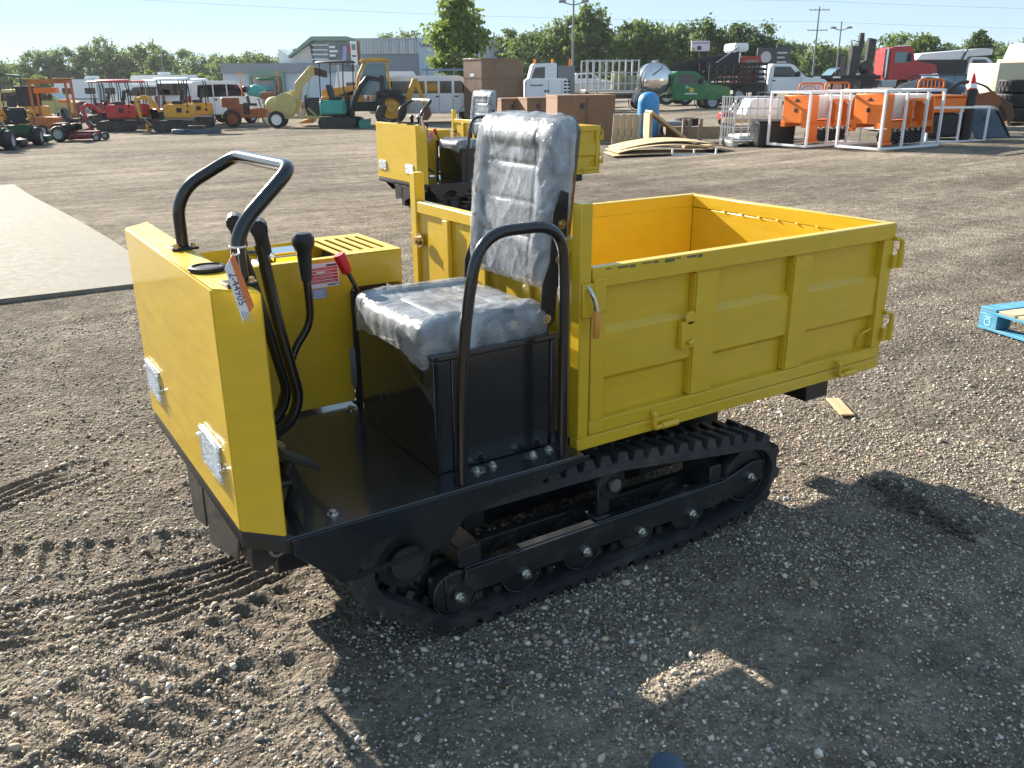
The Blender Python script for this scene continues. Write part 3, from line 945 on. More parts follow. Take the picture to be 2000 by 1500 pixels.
    for y0, y1 in ((.079, .084), (.520, .525)):
        b_ = A('seat_bracket', BLKM, ('p', 'xz', br, y0, y1), bevel=.0015)
        for p in ((-.173, .895), (-.060, .897), (-.010, 1.165), (-.018, 1.066)):
            hexbolt(b_, 'bolt', (p[0], y0, p[1]), .0085, .010, 'y', BRASS)
    A('seat_slide_lever', TUBE, ('t', fillet([(-.44, .22, .862), (-.465, .24, .856), (-.475, .31, .85)], .01), [.004]*3+[.006]*5, 8))
    # --- side rail beside the seat
    rail = [(-.418, -.036, .512), (-.412, -.038, .80), (-.395, -.04, .99), (-.352, -.042, 1.19), (-.095, -.042, 1.19), (-.085, -.04, 1.0), (-.082, -.036, .512)]
    A('arm_rail', TUBE, ('t', fillet(rail, .095, 8), .0155, 12), smooth=60)
    # --- tipping bed
    def gate(y, d, latch):
        """side gate with its outer face at y; d is +1 when the inside lies towards +y"""
        ya, yb = sorted((y, y+d*.036))
        fr = A('side_gate', YEL, ('b', .044, L_, ya, yb, .986, ZT), ('b', .044, L_, ya, yb, .533, .577), ('b', .044, .098, ya+.0004, yb-.0004, .577, .986),
               ('b', 1.392, L_, ya+.0004, yb-.0004, .577, .986), bevel=.003)
        for x0, x1 in ((.452, .553), (.905, 1.003)):
            a, b = sorted((y+d*.001, y+d*.035))
            part(fr, 'stiffener', YEL, ('b', x0, x1, a, b, .5772, .9858), bevel=.006, segs=2)
        pr = [(.030, .5772), (.030, .690), (.010, .708), (.010, .842), (.030, .862), (.030, .9858), (.034, .9858), (.034, .5772)]
        for x0, x1 in ((.0985, .4518), (.5535, .9045), (1.0035, 1.3915)):
            part(fr, 'gate_panel', YEL, ('p', 'yz', [(y+d*a, z) for a, z in pr], x0, x1))
        part(fr, 'gate_liner', YEL, ('b', .05, L_-.036, *sorted((y+d*.0364, y+d*.039)), .533, .99), smooth=0)
        if latch:
            part(fr, 'hasp', YEL, ('b', .392, .447, y-.012, y+.0085, .748, .835), ('l', [(.022, 0), (.022, .008), (.001, .008)], (.428, y-.012, .845), 'y', 14), ('c', (.415, y-.02, .765), (.436, y-.02, .772), .008), bevel=.003)
            part(fr, 'pull_ring', YEL, ('t', fillet([(1.333, y+.03, .578), (1.338, y+.012, .64), (1.392, y+.012, .65)], .02), .005, 8))
            sc_ = part(fr, 'scuff', pm('scuffed_paint', (.16, .13, .06), .7, var=.5, vscale=60), *[('b', .09+.045*i, .09+.045*i+.02+.02*(i % 2), y-.0006, y+.001, ZT-.009-.003*(i % 3), ZT-.005) for i in range(9)], smooth=0)
            tag(sc_, kind='stuff')
        for x in (.288, 1.19):
            hk = part(fr, 'gate_hook', YEL, ('t', fillet([(x, y-d*.006, .556), (x+.004, y-d*.018, .556), (x+.004, y-d*.018, .505), (x+.04, y-d*.012, .505)], .014), .0085, 8), ('c', (x+.04, y-d*.012, .505), (x+.105, y-d*.012, .505), .0115), smooth=50)
        for z in (.935, .655):
            part(fr, 'gate_hinge', YEL, ('t', fillet([(L_-.012, y-d*.008, z+.055), (L_+.026, y-d*.014, z+.05), (L_+.026, y-d*.014, z-.03)], .02), .0085, 8), ('c', (L_+.024, y-d*.014, z+.01), (L_+.024, y-d*.014, z-.055), .0125), ('b', L_-.014, L_+.014, *sorted((y-d*.014, y-d*.0012)), z-.055, z-.005), smooth=50)
        return fr
    gate(0, 1, True)
    gate(W_, -1, False)
    A('rear_gate', YEL, ('b', L_-.036, L_-.001, .0405, W_-.0405, .533, .99), ('b', L_-.036, L_, .0371, W_-.0371, .9902, ZT-.001), bevel=.003)
    bead = MB()
    for i in range(9):
        bead.ell((L_-.038, .12+i*.1, .992), (.004, .008, .003), 6, 4)
        bead.ell((.2+i*.14, W_-.040, .9905), (.010, .003, .0025), 6, 4)
    tag(bead.build('weld_bead', YEL, root), kind='stuff')
    A('bed_floor', YEL, ('b', .03, L_-.002, .003, W_-.003, .50, .531), bevel=.002)
    A('bed_sill', YEL, ('b', .0, L_, .0002, .04, ZB, .528), bevel=.003)
    A('bed_sill', YEL, ('b', .0, L_, W_-.04, W_-.0002, ZB, .528), bevel=.003)
    for y0, y1 in ((.0008, .045), (W_-.045, W_-.0008)):
        A('corner_post', YEL, ('b', 0, .0404, y0, y1, .5285, ZP), bevel=.003)
    fp = A('front_panel', YEL, ('b', .012, .016, .0455, W_-.0455, .531, 1.085), smooth=0)
    part(fp, 'top_rail', YEL, ('b', .002, .0395, .0452, W_-.0452, 1.0855, 1.1265), bevel=.003)
    for y in (.27, .53, .78):
        part(fp, 'front_rib', YEL, ('b', -.006, .0118, y-.02, y+.02, .532, 1.085), bevel=.003)
    hexbolt(root, 'post_bolt', (.0, .985, .985), .017, .02, 'x', BRASS)
    for y, d, m2 in ((0, -1, SLEEVE), (W_, 1, ORSL)):
        bp = A('latch_plate', YEL, ('b', .002, .043, *sorted((y+d*.0006, y+d*.010)), .905, 1.005), ('b', .0435, .088, *sorted((y+d*.0002, y+d*.009)), .915, 1.015), bevel=.003)
        part(bp, 'latch_handle', ZINC, ('t', fillet([(.024, y+d*.002, 1.0), (.02, y+d*.024, .985), (.03, y+d*.03, .96), (.036, y+d*.034, .925)], .012), .0065, 8))
        part(bp, 'handle_sleeve', m2, ('c', (.036, y+d*.034, .93), (.034, y+d*.034, .85), .0105), bevel=.002)
    # --- chassis
    A('chassis', CHAS, ('b', -.85, .92, .30, .38, .20, .33), ('b', -.85, .92, .68, .76, .20, .33), ('b', .1, .9, .3801, .6799, .24, .32), ('b', -.7, -.5, .3801, .6799, .22, .45), ('b', -.8, -.45, .3, .38, .33, .497), ('b', -.8, -.45, .68, .76, .33, .497), bevel=.004)
    A('dark_gap_filler', CHAS, ('b', -.45, .88, .3805, .6795, .10, .198), bevel=.004)  # box added to hide the sunlit ground, so the gap looks dark
    A('tip_ram', CHAS, ('c', (.0, .53, .36), (.7, .53, .42), .04))
    for y0, y1 in ((.045, .16), (W_-.16, W_-.045)):
        A('bed_bracket', BLKM, ('b', 1.10, 1.225, y0, y1, .405, .4885), bevel=.003)
    for y0, y1 in ((.24, .30), (W_-.30, W_-.24)):
        A('bed_bearer', CHAS, ('b', .05, .78, y0, y1, .3305, .4885), bevel=.003)
    # --- tracks
    circ = [(-.568, .288, .108), (-.415, .134, .075), (.51, .134, .075), (.79, .195, .106), (.17, .325, .056)]
    for side, (y0, y1) in ((0, (0., .18)), (1, (W_-.18, W_))):
        track_mesh('rubber_track', circ, y0, y1, .029, .030, .066, root, RUB)
        ym = (y0+y1)/2
        sg = -1 if side == 0 else 1
        A('track_frame', CHAS, ('b', -.385, .62, y0+.018, y0+.05, .165, .212), ('b', -.385, .62, y1-.05, y1-.018, .165, .212), ('b', -.405, -.33, y0+.02, y1-.02, .2125, .275),
          ('b', .60, .655, y0+.02, y1-.02, .165, .275), ('p', 'xz', [(-.385, .208), (-.40, .16), (-.36, .125), (.63, .125), (.86, .17), (.86, .245), (.80, .25), (.66, .2115), (.62, .2115)], *((y0+.008, y0+.0165) if side == 0 else (y1-.0165, y1-.008))), ('b', .62, .86, *((y1-.045, y1-.03) if side == 0 else (y0+.03, y0+.045)), .155, .245),
          ('b', .10, .155, y0+.02, y1-.02, .2125, .225), ('b', .115, .165, y0+.036, y0+.048, .225, .335), ('b', -.45, -.37, y0+.022, y0+.032, .08, .2),
          ('b', .66, .76, y0+.024, y0+.0295, .205, .212), ('b', .66, .80, y0+.024, y0+.0295, .178, .186), bevel=.003)
        for x0 in (-.30, .42):
            A('cross_tube', CHAS, ('b', x0, x0+.08, (y1 if side == 0 else .68), (.38 if side == 0 else y0), .23, .30), bevel=.004)
        def wheel(name, x, z, r, hub, bolt=True):
            o = A(name, CHAS, ('l', [(r*.62, -.062), (r*.9, -.06), (r, -.045), (r, -.026), (r*.80, -.022), (r*.80, .022), (r, .026), (r, .045), (r*.9, .06), (r*.62, .062), (r*.6, .05), (.001, .05)], (x, ym, z), 'y', 28))
            part(o, 'wheel_rim', STEEL, ('l', [(r*.965, 0), (r*.985, .0), (r*.985, .004), (r*.965, .004), (r*.965, 0)], (x, (y0+.026 if side == 0 else y1-.030), z), 'y', 28))
            yb = y0+.002 if side == 0 else y1-.002
            if bolt:
                q = MB(); d = Vector((0, sg, 0)); p = Vector((x, yb+.01*(-sg), z))
                q.cyl(p, p+d*.012, .017, n=14); q.cyl(p+d*.008, p+d*.022, .0125, n=6); q.cyl(p+d*.022, p+d*.03, .007, n=8)
                q.build('axle_bolt', ZINC, o)
        wheel('track_roller', -.415, .130, .075, 0)
        for x, z in ((-.183, .121), (.05, .121), (.28, .121), (.51, .121)):
            wheel('track_roller', x, z+.008, .073, 0)
        wheel('idler_wheel', .79, .195, .102, 0)
        cr = A('carrier_roller', CHAS, ('l', [(.001, -.058), (.05, -.058), (.056, -.05), (.056, -.03), (.04, -.025), (.04, .025), (.056, .03), (.056, .05), (.05, .058), (.001, .058)], (.17, ym, .325), 'y', 26))
        part(cr, 'axle_cap', STEEL, ('l', [(.022, 0), (.022, .01), (.016, .01), (.016, .026), (.001, .026)], (.17, (y0+.014 if side == 0 else y1-.04), .325), 'y', 16))
        sp_ = MB(); nt_ = 13; pr_ = []
        for i in range(nt_*4):
            rr = .107 if i % 4 in (0, 1) else .09
            a = 2*pi*i/(nt_*4); pr_.append((-.568+rr*cos(a), .288+rr*sin(a)))
        sp_.prism('xz', pr_, ym-.014, ym+.014)
        sp_.lathe([(.085, -.05), (.085, -.014), (.085, .014), (.085, .05)], (-.568, ym, .288), 'y', 24)
        so = sp_.build('drive_sprocket', CHAS, root)
        part(so, 'sprocket_hub', pm('dark_grey_hub', (.035, .036, .038), .45), ('l', [(.05, 0), (.05, .012), (.036, .012), (.036, .02), (.02, .02), (.02, .026), (.001, .026)], (-.568, (ym-.072 if side == 0 else ym+.05), .288), 'y', 20))
    return root

dumper = make_dumper()
dumper2 = copy_tree(dumper)
dumper2.location = (3.8384, 6.5715, -.02)
dumper2.location.z = gz(4.2, 7.0)
dumper2['label'] = 'second yellow tracked dumper standing behind the near one, facing the same way'

TAGQ = [(-.972, 1.216), (-.942, 1.097), (-.969, 1.065), (-.993, 1.184)]
# paper lot tags tied to the grab handles
def lot_tag(loc, label, number):
    t = thing('paper_tag', label, 'tag', loc, 0, 'lot tags')
    a, b, c, d = [Vector(p) for p in TAGQ]
    o = MB()
    ty = lambda p: -.078-.10*(p.x+.95)
    q = [Vector((p.x, ty(p), p.y)) for p in (a, b, c, d)]
    o.loft([q, [p+Vector((0, .0008, 0)) for p in q]])
    sh = o.build('tag_card', PAPER, t, smooth=0)
    ax = (b-a).normalized()
    o = MB(); m_ = lambda p, q_, f: p*(1-f)+q_*f
    qs = [a, b, m_(b, c, .42), m_(a, d, .42)]
    o.loft([[Vector((p.x, ty(p)-.0012, p.y)) for p in qs], [Vector((p.x, ty(p)-.0003, p.y)) for p in qs]])
    st = o.build('orange_stripe', PORG, t, smooth=0)
    part(t, 'tie', pm('white_tie', (.7, .68, .6), .6), ('t', [(a.x, ty(a)-.002, a.y-.006), (-.948, -.03, 1.203), (-.935, .02, 1.207)], .002, 6), ('l', [(.0195, -.002), (.0195, .002), (.0175, .002), (.0175, -.002), (.0195, -.002)], (-.931, .039, 1.207), 'z', 14))
    X = (c-d).normalized(); Y = Vector((-X.y, X.x))
    if Y.dot(a-d) < 0: Y = -Y
    if number:
        org = d+X*.012+Y*.004
        mt = Matrix(((X.x, Y.x, 0, org.x), (-.1*X.x, -.1*Y.x, -1, ty(org)-.0005), (X.y, Y.y, 0, org.y), (0, 0, 0, 1)))
        text_mesh('lot_number', number, .0225, pm('number_ink', (.12, .03, .05), .6), t, mt, extrude=.0003)
    fp_ = MB()
    for i in range(4):
        p0 = d+X*(.098+.003*i)+Y*(.004+.005*i); p1 = p0+X*.022; dy = Y*.0016
        qq = [p0, p1, p1+dy, p0+dy]
        fp_.loft([[Vector((p.x, ty(p)-.0012, p.y)) for p in qq], [Vector((p.x, ty(p)-.0003, p.y)) for p in qq]])
    tag(fp_.build('fine_print', pm('faint_print', (.35, .35, .42), .6), t, smooth=0), kind='stuff')
    return t
lot_tag((0, 0, 0), 'white and orange paper lot tag numbered 2-44905 on the near dumper handle', '2-44905')
lot_tag(tuple(dumper2.location), 'small white and orange lot tag on the farther dumper handle', None)
# ------------------------------------------------------------------ yard: shared builders
def wheel(root, x, y, z, r, w, rim=None, n=24, name='wheel'):
    rim = rim or LGREY
    t = part(root, name, TYR, ('l', [(r*.62, -w/2), (r*.93, -w/2), (r, -w*.36), (r, w*.36), (r*.93, w/2), (r*.62, w/2), (r*.6, 0), (r*.62, -w/2)], (x, y, z), 'y', n))
    part(t, 'rim', rim, ('l', [(.001, -w*.34), (r*.22, -w*.38), (r*.25, -w*.28), (r*.5, -w*.22), (r*.61, -w*.44), (r*.62, w*.44), (r*.5, w*.22), (r*.25, w*.28), (r*.22, w*.38), (.001, w*.34)], (x, y, z), 'y', n))
    return t

def strip_track(root, x0, x1, y0, y1, r, mat=None):
    o = MB()
    pts = [(x0+r+r*cos(a), r+r*sin(a)) for a in [pi/2+pi*k/10 for k in range(11)]] + [(x1-r+r*cos(a), r+r*sin(a)) for a in [-pi/2+pi*k/10 for k in range(11)]]
    o.prism('xz', pts, y0, y1)
    t = o.build('track', mat or RUB, root)
    part(t, 'track_frame', CHAS, ('b', x0+r, x1-r, y0-.02, y0-.003, r*.55, r*1.45), ('b', x0+r, x1-r, y1+.003, y1+.02, r*.55, r*1.45))
    return t

def excavator(px, py, rot, label, body, roof, sc=1., boom='up', canopy=True, boomcol=None, seatcol=None, skirt=None, flip=1, s=None, tall=2.25, blade=None):
    root = bgt('mini_excavator', label, 'excavator', px, py, rot, 'compact excavators parked in the yard', s=s)
    root.scale = (sc*flip, sc, sc)
    bc = boomcol or body
    for y in (-.48, .26):
        strip_track(root, -.72, .72, y, y+.22, .2)
    part(root, 'undercarriage', CHAS, ('b', -.45, .45, -.26, .26, .16, .36), ('c', (0, 0, .36), (0, 0, .44), .3))
    part(root, 'dozer_blade', blade or body, ('p', 'xz', [(-.98, .03), (-.93, .03), (-.90, .17), (-.94, .32), (-.98, .32), (-.95, .17)], -.48, .48))
    part(root, 'blade_arm', CHAS, ('b', -.9, -.4, -.28, -.2, .17, .25), ('b', -.9, -.4, .2, .28, .17, .25))
    part(root, 'house', body, ('p', 'xy', [(-.30, -.46), (.55, -.46), (.72, -.3), (.72, .3), (.55, .46), (-.30, .46)], .50, .98), bevel=.05, segs=3)
    part(root, 'house_skirt', skirt or BLKM, ('p', 'xy', [(-.35, -.44), (.53, -.44), (.69, -.29), (.69, .29), (.53, .44), (-.35, .44)], .44, .4995), bevel=.02)
    part(root, 'grille', BLKM, ('b', .15, .33, -.466, -.458, .7, .86))
    part(root, 'lock', BLKM, ('c', (.52, -.462, .72), (.52, -.45, .72), .05))
    part(root, 'seat', seatcol or VINYL, ('b', -.02, .38, -.2, .2, .985, 1.1), ('p', 'xz', [(.26, 1.1), (.38, 1.1), (.46, 1.5), (.36, 1.52)], -.2, .2), bevel=.03, segs=2)
    part(root, 'control_console', BLKM, ('b', -.34, -.24, -.14, .14, .50, 1.12), ('t', [(-.28, -.1, 1.1), (-.26, -.1, 1.33)], .015, 6), ('t', [(-.28, .1, 1.1), (-.26, .1, 1.33)], .015, 6), bevel=.01)
    if canopy:
        for x, y in ((-.42, -.44), (-.42, .44), (.55, -.44), (.55, .44)):
            part(root, 'canopy_post', BLKM, ('t', fillet([(x, y, .9), (x+(.06 if x < 0 else .0), y, 1.5), (x+(.02 if x < 0 else -.04), y, tall-.05)], .2), .022, 6))
        part(root, 'canopy_roof', roof, ('p', 'yz', [(-.5, tall-.05), (-.46, tall), (-.25, tall+.045), (.25, tall+.045), (.46, tall), (.5, tall-.05)], -.5, .66), bevel=.02)
    part(root, 'swing_bracket', BLKM, ('b', -.52, -.34, -.1, .1, .42, .72), bevel=.02)
    if boom == 'up':
        bp = [(-.42, .55), (-.38, .68), (-.72, 1.22), (-.95, 1.32), (-1.3, 1.2), (-1.32, 1.08), (-.98, 1.17), (-.8, 1.1)]
        dp = [(-1.22, 1.28), (-1.32, 1.22), (-1.22, .5), (-1.1, .5)]
        bk = [(-1.25, .52), (-1.05, .52), (-.92, .3), (-1.0, .14), (-1.2, .12), (-1.34, .2), (-1.1, .26)]
    elif boom == 'high':
        bp = [(-.42, .55), (-.36, .7), (-.78, 1.5), (-1.12, 1.85), (-1.7, 1.72), (-1.72, 1.58), (-1.14, 1.66), (-.95, 1.46)]
        dp = [(-1.6, 1.86), (-1.76, 1.8), (-1.74, .75), (-1.6, .72)]
        bk = [(-1.78, .8), (-1.55, .78), (-1.4, .45), (-1.5, .2), (-1.75, .15), (-1.92, .25), (-1.62, .35)]
    else:
        bp = [(-.42, .5), (-.42, .64), (-.75, 1.02), (-1.0, 1.06), (-1.2, .88), (-1.14, .78), (-.98, .94), (-.8, .9)]
        dp = [(-1.1, .98), (-1.22, .92), (-1.1, .35), (-1.0, .35)]
        bk = [(-1.12, .4), (-.95, .4), (-.84, .2), (-.9, .08), (-1.1, .06), (-1.2, .12), (-1.0, .18)]
    part(root, 'boom', bc, ('p', 'xz', bp, -.06, .06), bevel=.012)
    part(root, 'dipper', bc, ('p', 'xz', dp, -.05, .05), bevel=.012)
    part(root, 'bucket', CHAS, ('p', 'xz', bk, -.17, .17), bevel=.01)
    part(root, 'hydraulic_ram', STEEL, ('c', (bp[1][0]-.02, .075, bp[1][1]-.05), (bp[2][0]*.85, .075, bp[2][1]*.9), .022))
    return root

def pickup(px, py, rot, name, label, cat, paint, length=5.6, width=1.95, kind='pickup', flip=1, s=None, group=None, sc=1.0, rim=None):
    """road vehicles: cab to the right (+x) unless flipped; side profile in metres"""
    root = bgt(name, label, cat, px, py, rot, group, s=s)
    root.scale = (sc*flip, sc, sc)
    w = width/2
    rim = rim or LGREY
    if kind == 'van':
        prof = [(-2.85, .42), (-2.9, 1.0), (-2.84, 1.95), (-2.7, 2.1), (1.35, 2.1), (1.6, 2.0), (2.2, 1.32), (2.85, 1.18), (2.95, .95), (2.95, .45)]
        win = [[(-2.6, 1.32), (-2.6, 1.86), (-.25, 1.86), (-.25, 1.32)], [(-.15, 1.32), (-.15, 1.86), (.35, 1.86), (.35, 1.32)], [(.45, 1.32), (.45, 1.86), (1.0, 1.86), (1.0, 1.32)], [(1.12, 1.32), (1.12, 1.86), (1.45, 1.86), (1.95, 1.32)]]
        wx = (-1.75, 1.75); wr = .37; front = [(1.63, 1.97), (2.2, 1.35)]
        seams = (-.2, .4, 1.06, 2.05); handles = ((.32, 1.18), (1.22, 1.18))
    elif kind == 'suv':
        prof = [(-2.3, .45), (-2.35, 1.1), (-2.2, 1.75), (-2.0, 1.84), (.5, 1.84), (.8, 1.76), (1.35, 1.2), (2.15, 1.1), (2.3, .9), (2.3, .45)]
        win = [[(-1.95, 1.2), (-1.85, 1.68), (-1.0, 1.7), (-1.0, 1.2)], [(-.92, 1.2), (-.92, 1.7), (-.15, 1.7), (-.15, 1.2)], [(-.07, 1.2), (-.07, 1.7), (.6, 1.68), (1.05, 1.2)]]
        wx = (-1.4, 1.45); wr = .37; front = [(.82, 1.73), (1.33, 1.23)]
        seams = (-.96, -.11, 1.1); handles = ((-.85, 1.08), (0, 1.08))
    else:
        prof = [(-.45, .5), (-.5, 1.2), (-.42, 1.9), (-.25, 1.98), (.62, 1.98), (.85, 1.9), (1.5, 1.32), (2.55, 1.2), (2.75, 1.0), (2.8, .55), (2.3, .5)]
        win = [[(-.25, 1.32), (-.22, 1.84), (.62, 1.84), (1.15, 1.32)]]
        wx = (-2.0, 1.75); wr = .41; front = [(.88, 1.87), (1.48, 1.35)]
        seams = (-.32, 1.25); handles = ((-.2, 1.15),)
    part(root, 'body', paint, ('p', 'xz', prof, -w, w), bevel=.05, segs=2)
    for pts in win:
        for sy in (-1, 1):
            part(root, 'side_window', GLS, ('p', 'xz', pts, *sorted((sy*(w-.012), sy*(w+.004)))))
    a, b = Vector((front[0][0], 0, front[0][1])), Vector((front[1][0], 0, front[1][1]))
    nrm = Vector((-(b-a).z, 0, (b-a).x)).normalized()
    if nrm.z < 0: nrm = -nrm
    o = MB()
    q = [Vector((a.x, -w*.84, a.z)), Vector((a.x, w*.84, a.z)), Vector((b.x, w*.92, b.z)), Vector((b.x, -w*.92, b.z))]
    o.loft([[p-nrm*.03 for p in q], [p+nrm*.012 for p in q]]); o.build('windscreen', GLSB, root)
    xr = prof[1][0]
    if kind != 'pickup':
        part(root, 'rear_window', GLS, ('b', xr-.012, xr+.12, -w*.8, w*.8, 1.3, 1.75))
        for sy in (-1, 1):
            part(root, 'tail_lamp', pm('tail_lamp_red', (.35, .015, .015), .3), ('b', xr-.02, xr+.06, *sorted((sy*w*.86, sy*w*.985)), .95, 1.25))
    for x in seams:
        part(root, 'door_seam', BLKM, ('b', x-.008, x+.008, -w-.004, -w+.01, .6, 1.3), ('b', x-.008, x+.008, w-.01, w+.004, .6, 1.3), smooth=0)
    for x, z in handles:
        part(root, 'door_handle', BLKM, ('b', x-.08, x+.08, -w-.03, -w+.01, z-.03, z+.03), bevel=.01)
    xf = prof[-2][0]
    part(root, 'front_bumper', BLKM if kind != 'suv' else GREY, ('b', xf-.1, xf+.12, -w*.97, w*.97, .42, .66), bevel=.03)
    part(root, 'front_grille', BLKM, ('b', xf-.06, xf+.05, -w*.6, w*.6, .68, .98))
    for sy in (-1, 1):
        part(root, 'headlamp', LAMP, ('b', xf-.16, xf+.035, *sorted((sy*w*.64, sy*w*1.005)), .78, 1.0), bevel=.02)
        part(root, 'door_mirror', BLKM, ('b', win[-1][-1][0]-.2, win[-1][-1][0]-.02, *sorted((sy*(w+.02), sy*(w+.2))), 1.34, 1.6), bevel=.03)
    for x in wx:
        for sy in (-1, 1):
            part(root, 'wheel_arch', BLKM, ('l', [(wr*1.13, -.02), (wr*1.22, 0), (wr*1.13, .02), (wr*1.13, -.02)], (x, sy*(w-.008), wr), 'y', 24))
            wheel(root, x, sy*(w-.13), wr, wr, .25, rim)
    return root

def crate(px, py, rot, label, w, d, h, mat, name='carton', cat='carton', s=None, group=None, tape=True, z=0.):
    root = bgt(name, label, cat, px, py, rot, group, s=s)
    root.location.z += z
    part(root, 'box_body', mat, ('b', -w/2, w/2, -d/2, d/2, 0, h), bevel=.012)
    if tape:
        part(root, 'box_lid', mat, ('b', -w/2-.008, w/2+.008, -d/2-.008, d/2+.008, h-.06, h+.012), bevel=.006)
        part(root, 'tape_strip', TAPE, ('b', -.04, .04, -d/2-.012, -d/2-.002, 0, h-.06), smooth=0)
        part(root, 'shipping_mark', INK, ('b', -w*.12, -w*.04, -d/2-.006, -d/2+.001, h*.72, h*.84), smooth=0)
    return root

def tyre_flat(parent, x, y, z, r, w, name='tyre'):
    o = part(parent, name, TYR, ('l', [(r*.55, -w*.45), (r*.75, -w/2), (r*.97, -w*.45), (r, -w*.3), (r, w*.3), (r*.97, w*.45), (r*.75, w/2), (r*.55, w*.45), (r*.58, 0), (r*.55, -w*.45)], (x, y, z), 'z', 28))
    tr = MB()
    for k in range(28):
        a = 2*pi*k/28
        for zz, sk in ((-.2, .06), (.2, -.06)):
            mt = Matrix.Translation((x, y, z+zz*w)) @ Matrix.Rotation(a+sk, 4, 'Z')
            tr.box(r-.01, r+.016, -r*.075, r*.075, -w*.16, w*.16, mt)
    tag(tr.build('tread', TYR, o, smooth=0), kind='stuff')
    return o
# ------------------------------------------------------------------ left half of the yard
def zero_turn(px, py, rot, label, body, deck, seatmat, rear=True, sc=1.):
    root = bgt('ride_on_mower', label, 'mower', px, py, rot, 'ride-on mowers')
    root.scale = (sc, sc, sc)
    for y in (-.5, .5):
        wheel(root, -.55, y, .29, .29, .27, LGREY)
        wheel(root, .78, y*.85, .15, .15, .12, LGREY)
    part(root, 'engine_cover', body, ('b', -.9, -.35, -.36, .36, .36, .66), bevel=.05, segs=2)
    part(root, 'rear_bumper', BLKM, ('b', -.98, -.9, -.4, .4, .30, .44), bevel=.02)
    part(root, 'chassis', body, ('b', -.9, .7, -.3, .3, .22, .36), bevel=.02)
    part(root, 'cutting_deck', deck, ('p', 'xy', [(-.15, -.72), (.35, -.76), (.62, -.5), (.62, .5), (.35, .76), (-.15, .72)], .1, .28), bevel=.03)
    part(root, 'seat', seatmat, ('b', -.42, .08, -.26, .26, .68, .82), ('p', 'xz', [(-.44, .8), (-.3, .8), (-.36, 1.2), (-.5, 1.18)], -.27, .27), bevel=.05, segs=2)
    for y in (-.3, .3):
        part(root, 'steering_lever', BLKM, ('t', fillet([(.25, y, .5), (.25, y, .95), (.2, y*.3, 1.02)], .08), .018, 6))
        part(root, 'fuel_tank', BLKM, ('b', -.5, .0, y-.1 if y < 0 else y+.0, y+.0 if y < 0 else y+.1, .38, .62), bevel=.04)
    return root

zero_turn(52, 283, pi/2+.25, 'green ride-on mower with black seat seen from behind at the left edge', DGRN, DGRN, VINYL, sc=1.0)
zero_turn(-2, 292, pi/2+.2, 'dark green mower with black grass hood cut off by the left edge', DGRN, BLKM, VINYL, sc=1.0)
zero_turn(158, 275, .06, 'low dark red ride-on mower with black seat, side on beside the red diggers', DRED, DRED, VINYL, sc=.92)

excavator(28, 262, pi*.5+.1, 'mini excavator with dark green cab frame behind the green mower', AMB, DGRN, sc=1.0, boom='low', tall=2.35)
excavator(232, 257, .30, 'nearer red mini excavator with red canopy', RED, RED, sc=1.12, boom='low', tall=1.85)
excavator(262, 250, .30, 'farther red mini excavator half hidden behind another red one', RED, RED, sc=1.12, boom='low', tall=1.85)
excavator(345, 258, .22, 'amber mini excavator with raised boom and pale canopy', AMB, WHTP, sc=1.12, boom='up', tall=1.86, skirt=GREY)
excavator(383, 250, .22, 'amber and grey mini excavator with pale canopy nearest the white pickup', AMB, WHTP, sc=1.12, boom='low', tall=1.86, skirt=LGREY)
excavator(315, 0, .25, 'third amber digger with pale canopy standing behind the other two', AMB, WHTP, sc=1.12, boom='low', tall=1.9, s=46, skirt=GREY)
excavator(205, 0, .3, 'dark red digger with dark canopy standing behind the two red ones', DRED, DRED, sc=1.12, boom='low', tall=1.95, s=50)
r = bgt('skid_loader', 'amber skid loader with black cage behind the green mower', 'loader', 62, 0, .2, s=44)
part(r, 'body', AMB, ('b', -.8, .8, -.6, .6, .35, 1.05), bevel=.05)
part(r, 'cage', BLKM, ('b', -.3, .5, -.5, -.44, 1.05, 1.9), ('b', -.3, .5, .44, .5, 1.05, 1.9), ('b', -.35, .55, -.52, .52, 1.901, 1.97), bevel=.02)
for x in (-.5, .5):
    for y in (-.65, .65):
        wheel(r, x, y, .36, .36, .25, AMB)
# flat attachment on the ground
r = bgt('blade_attachment', 'flat dark steel blade lying on the gravel by the amber diggers', 'attachment', 385, 262, .1)
part(r, 'blade', BTARP, ('p', 'yz', [(-.25, .02), (.25, .02), (.2, .16), (-.1, .2)], -.9, .9), bevel=.01)
part(r, 'hitch', CHAS, ('b', -.3, .3, .0, .3, .16, .32), bevel=.01)

# orange steel frame
r = bgt('steel_frame', 'tall orange steel tool frame with cross beams', 'frame', 120, 252, .18)
for x, y in ((-.95, -.4), (.62, -.4), (-.95, .5), (.62, .5)):
    part(r, 'upright', ORGD, ('b', x-.05, x+.05, y-.05, y+.05, .0, 2.05), bevel=.008)
for y in (-.4, .5):
    part(r, 'top_beam', ORGD, ('b', -1.0, .67, y-.06, y+.06, 2.051, 2.24), bevel=.008)
for x in (-.95, .62):
    part(r, 'cross_beam', ORGD, ('b', x-.06, x+.06, -.339, .439, 2.06, 2.2), bevel=.008)
part(r, 'tool_head', ORG, ('b', -.85, .1, -.3, .3, 1.62, 1.86), ('b', .15, .55, -.3, .3, 1.2, 1.32), bevel=.02)
part(r, 'cover_plate', CRM, ('b', -1.4, -.75, -.6, .5, 2.245, 2.29), bevel=.008)
part(r, 'cover_plate', CRM, ('b', .15, .8, -.6, .5, 2.245, 2.29), bevel=.008)
part(r, 'foot_beam', ORGD, ('b', -1.05, .75, -.46, -.34, .0, .1), bevel=.008)
part(r, 'foot_beam', ORGD, ('b', -1.05, .75, .44, .56, .0, .1), bevel=.008)
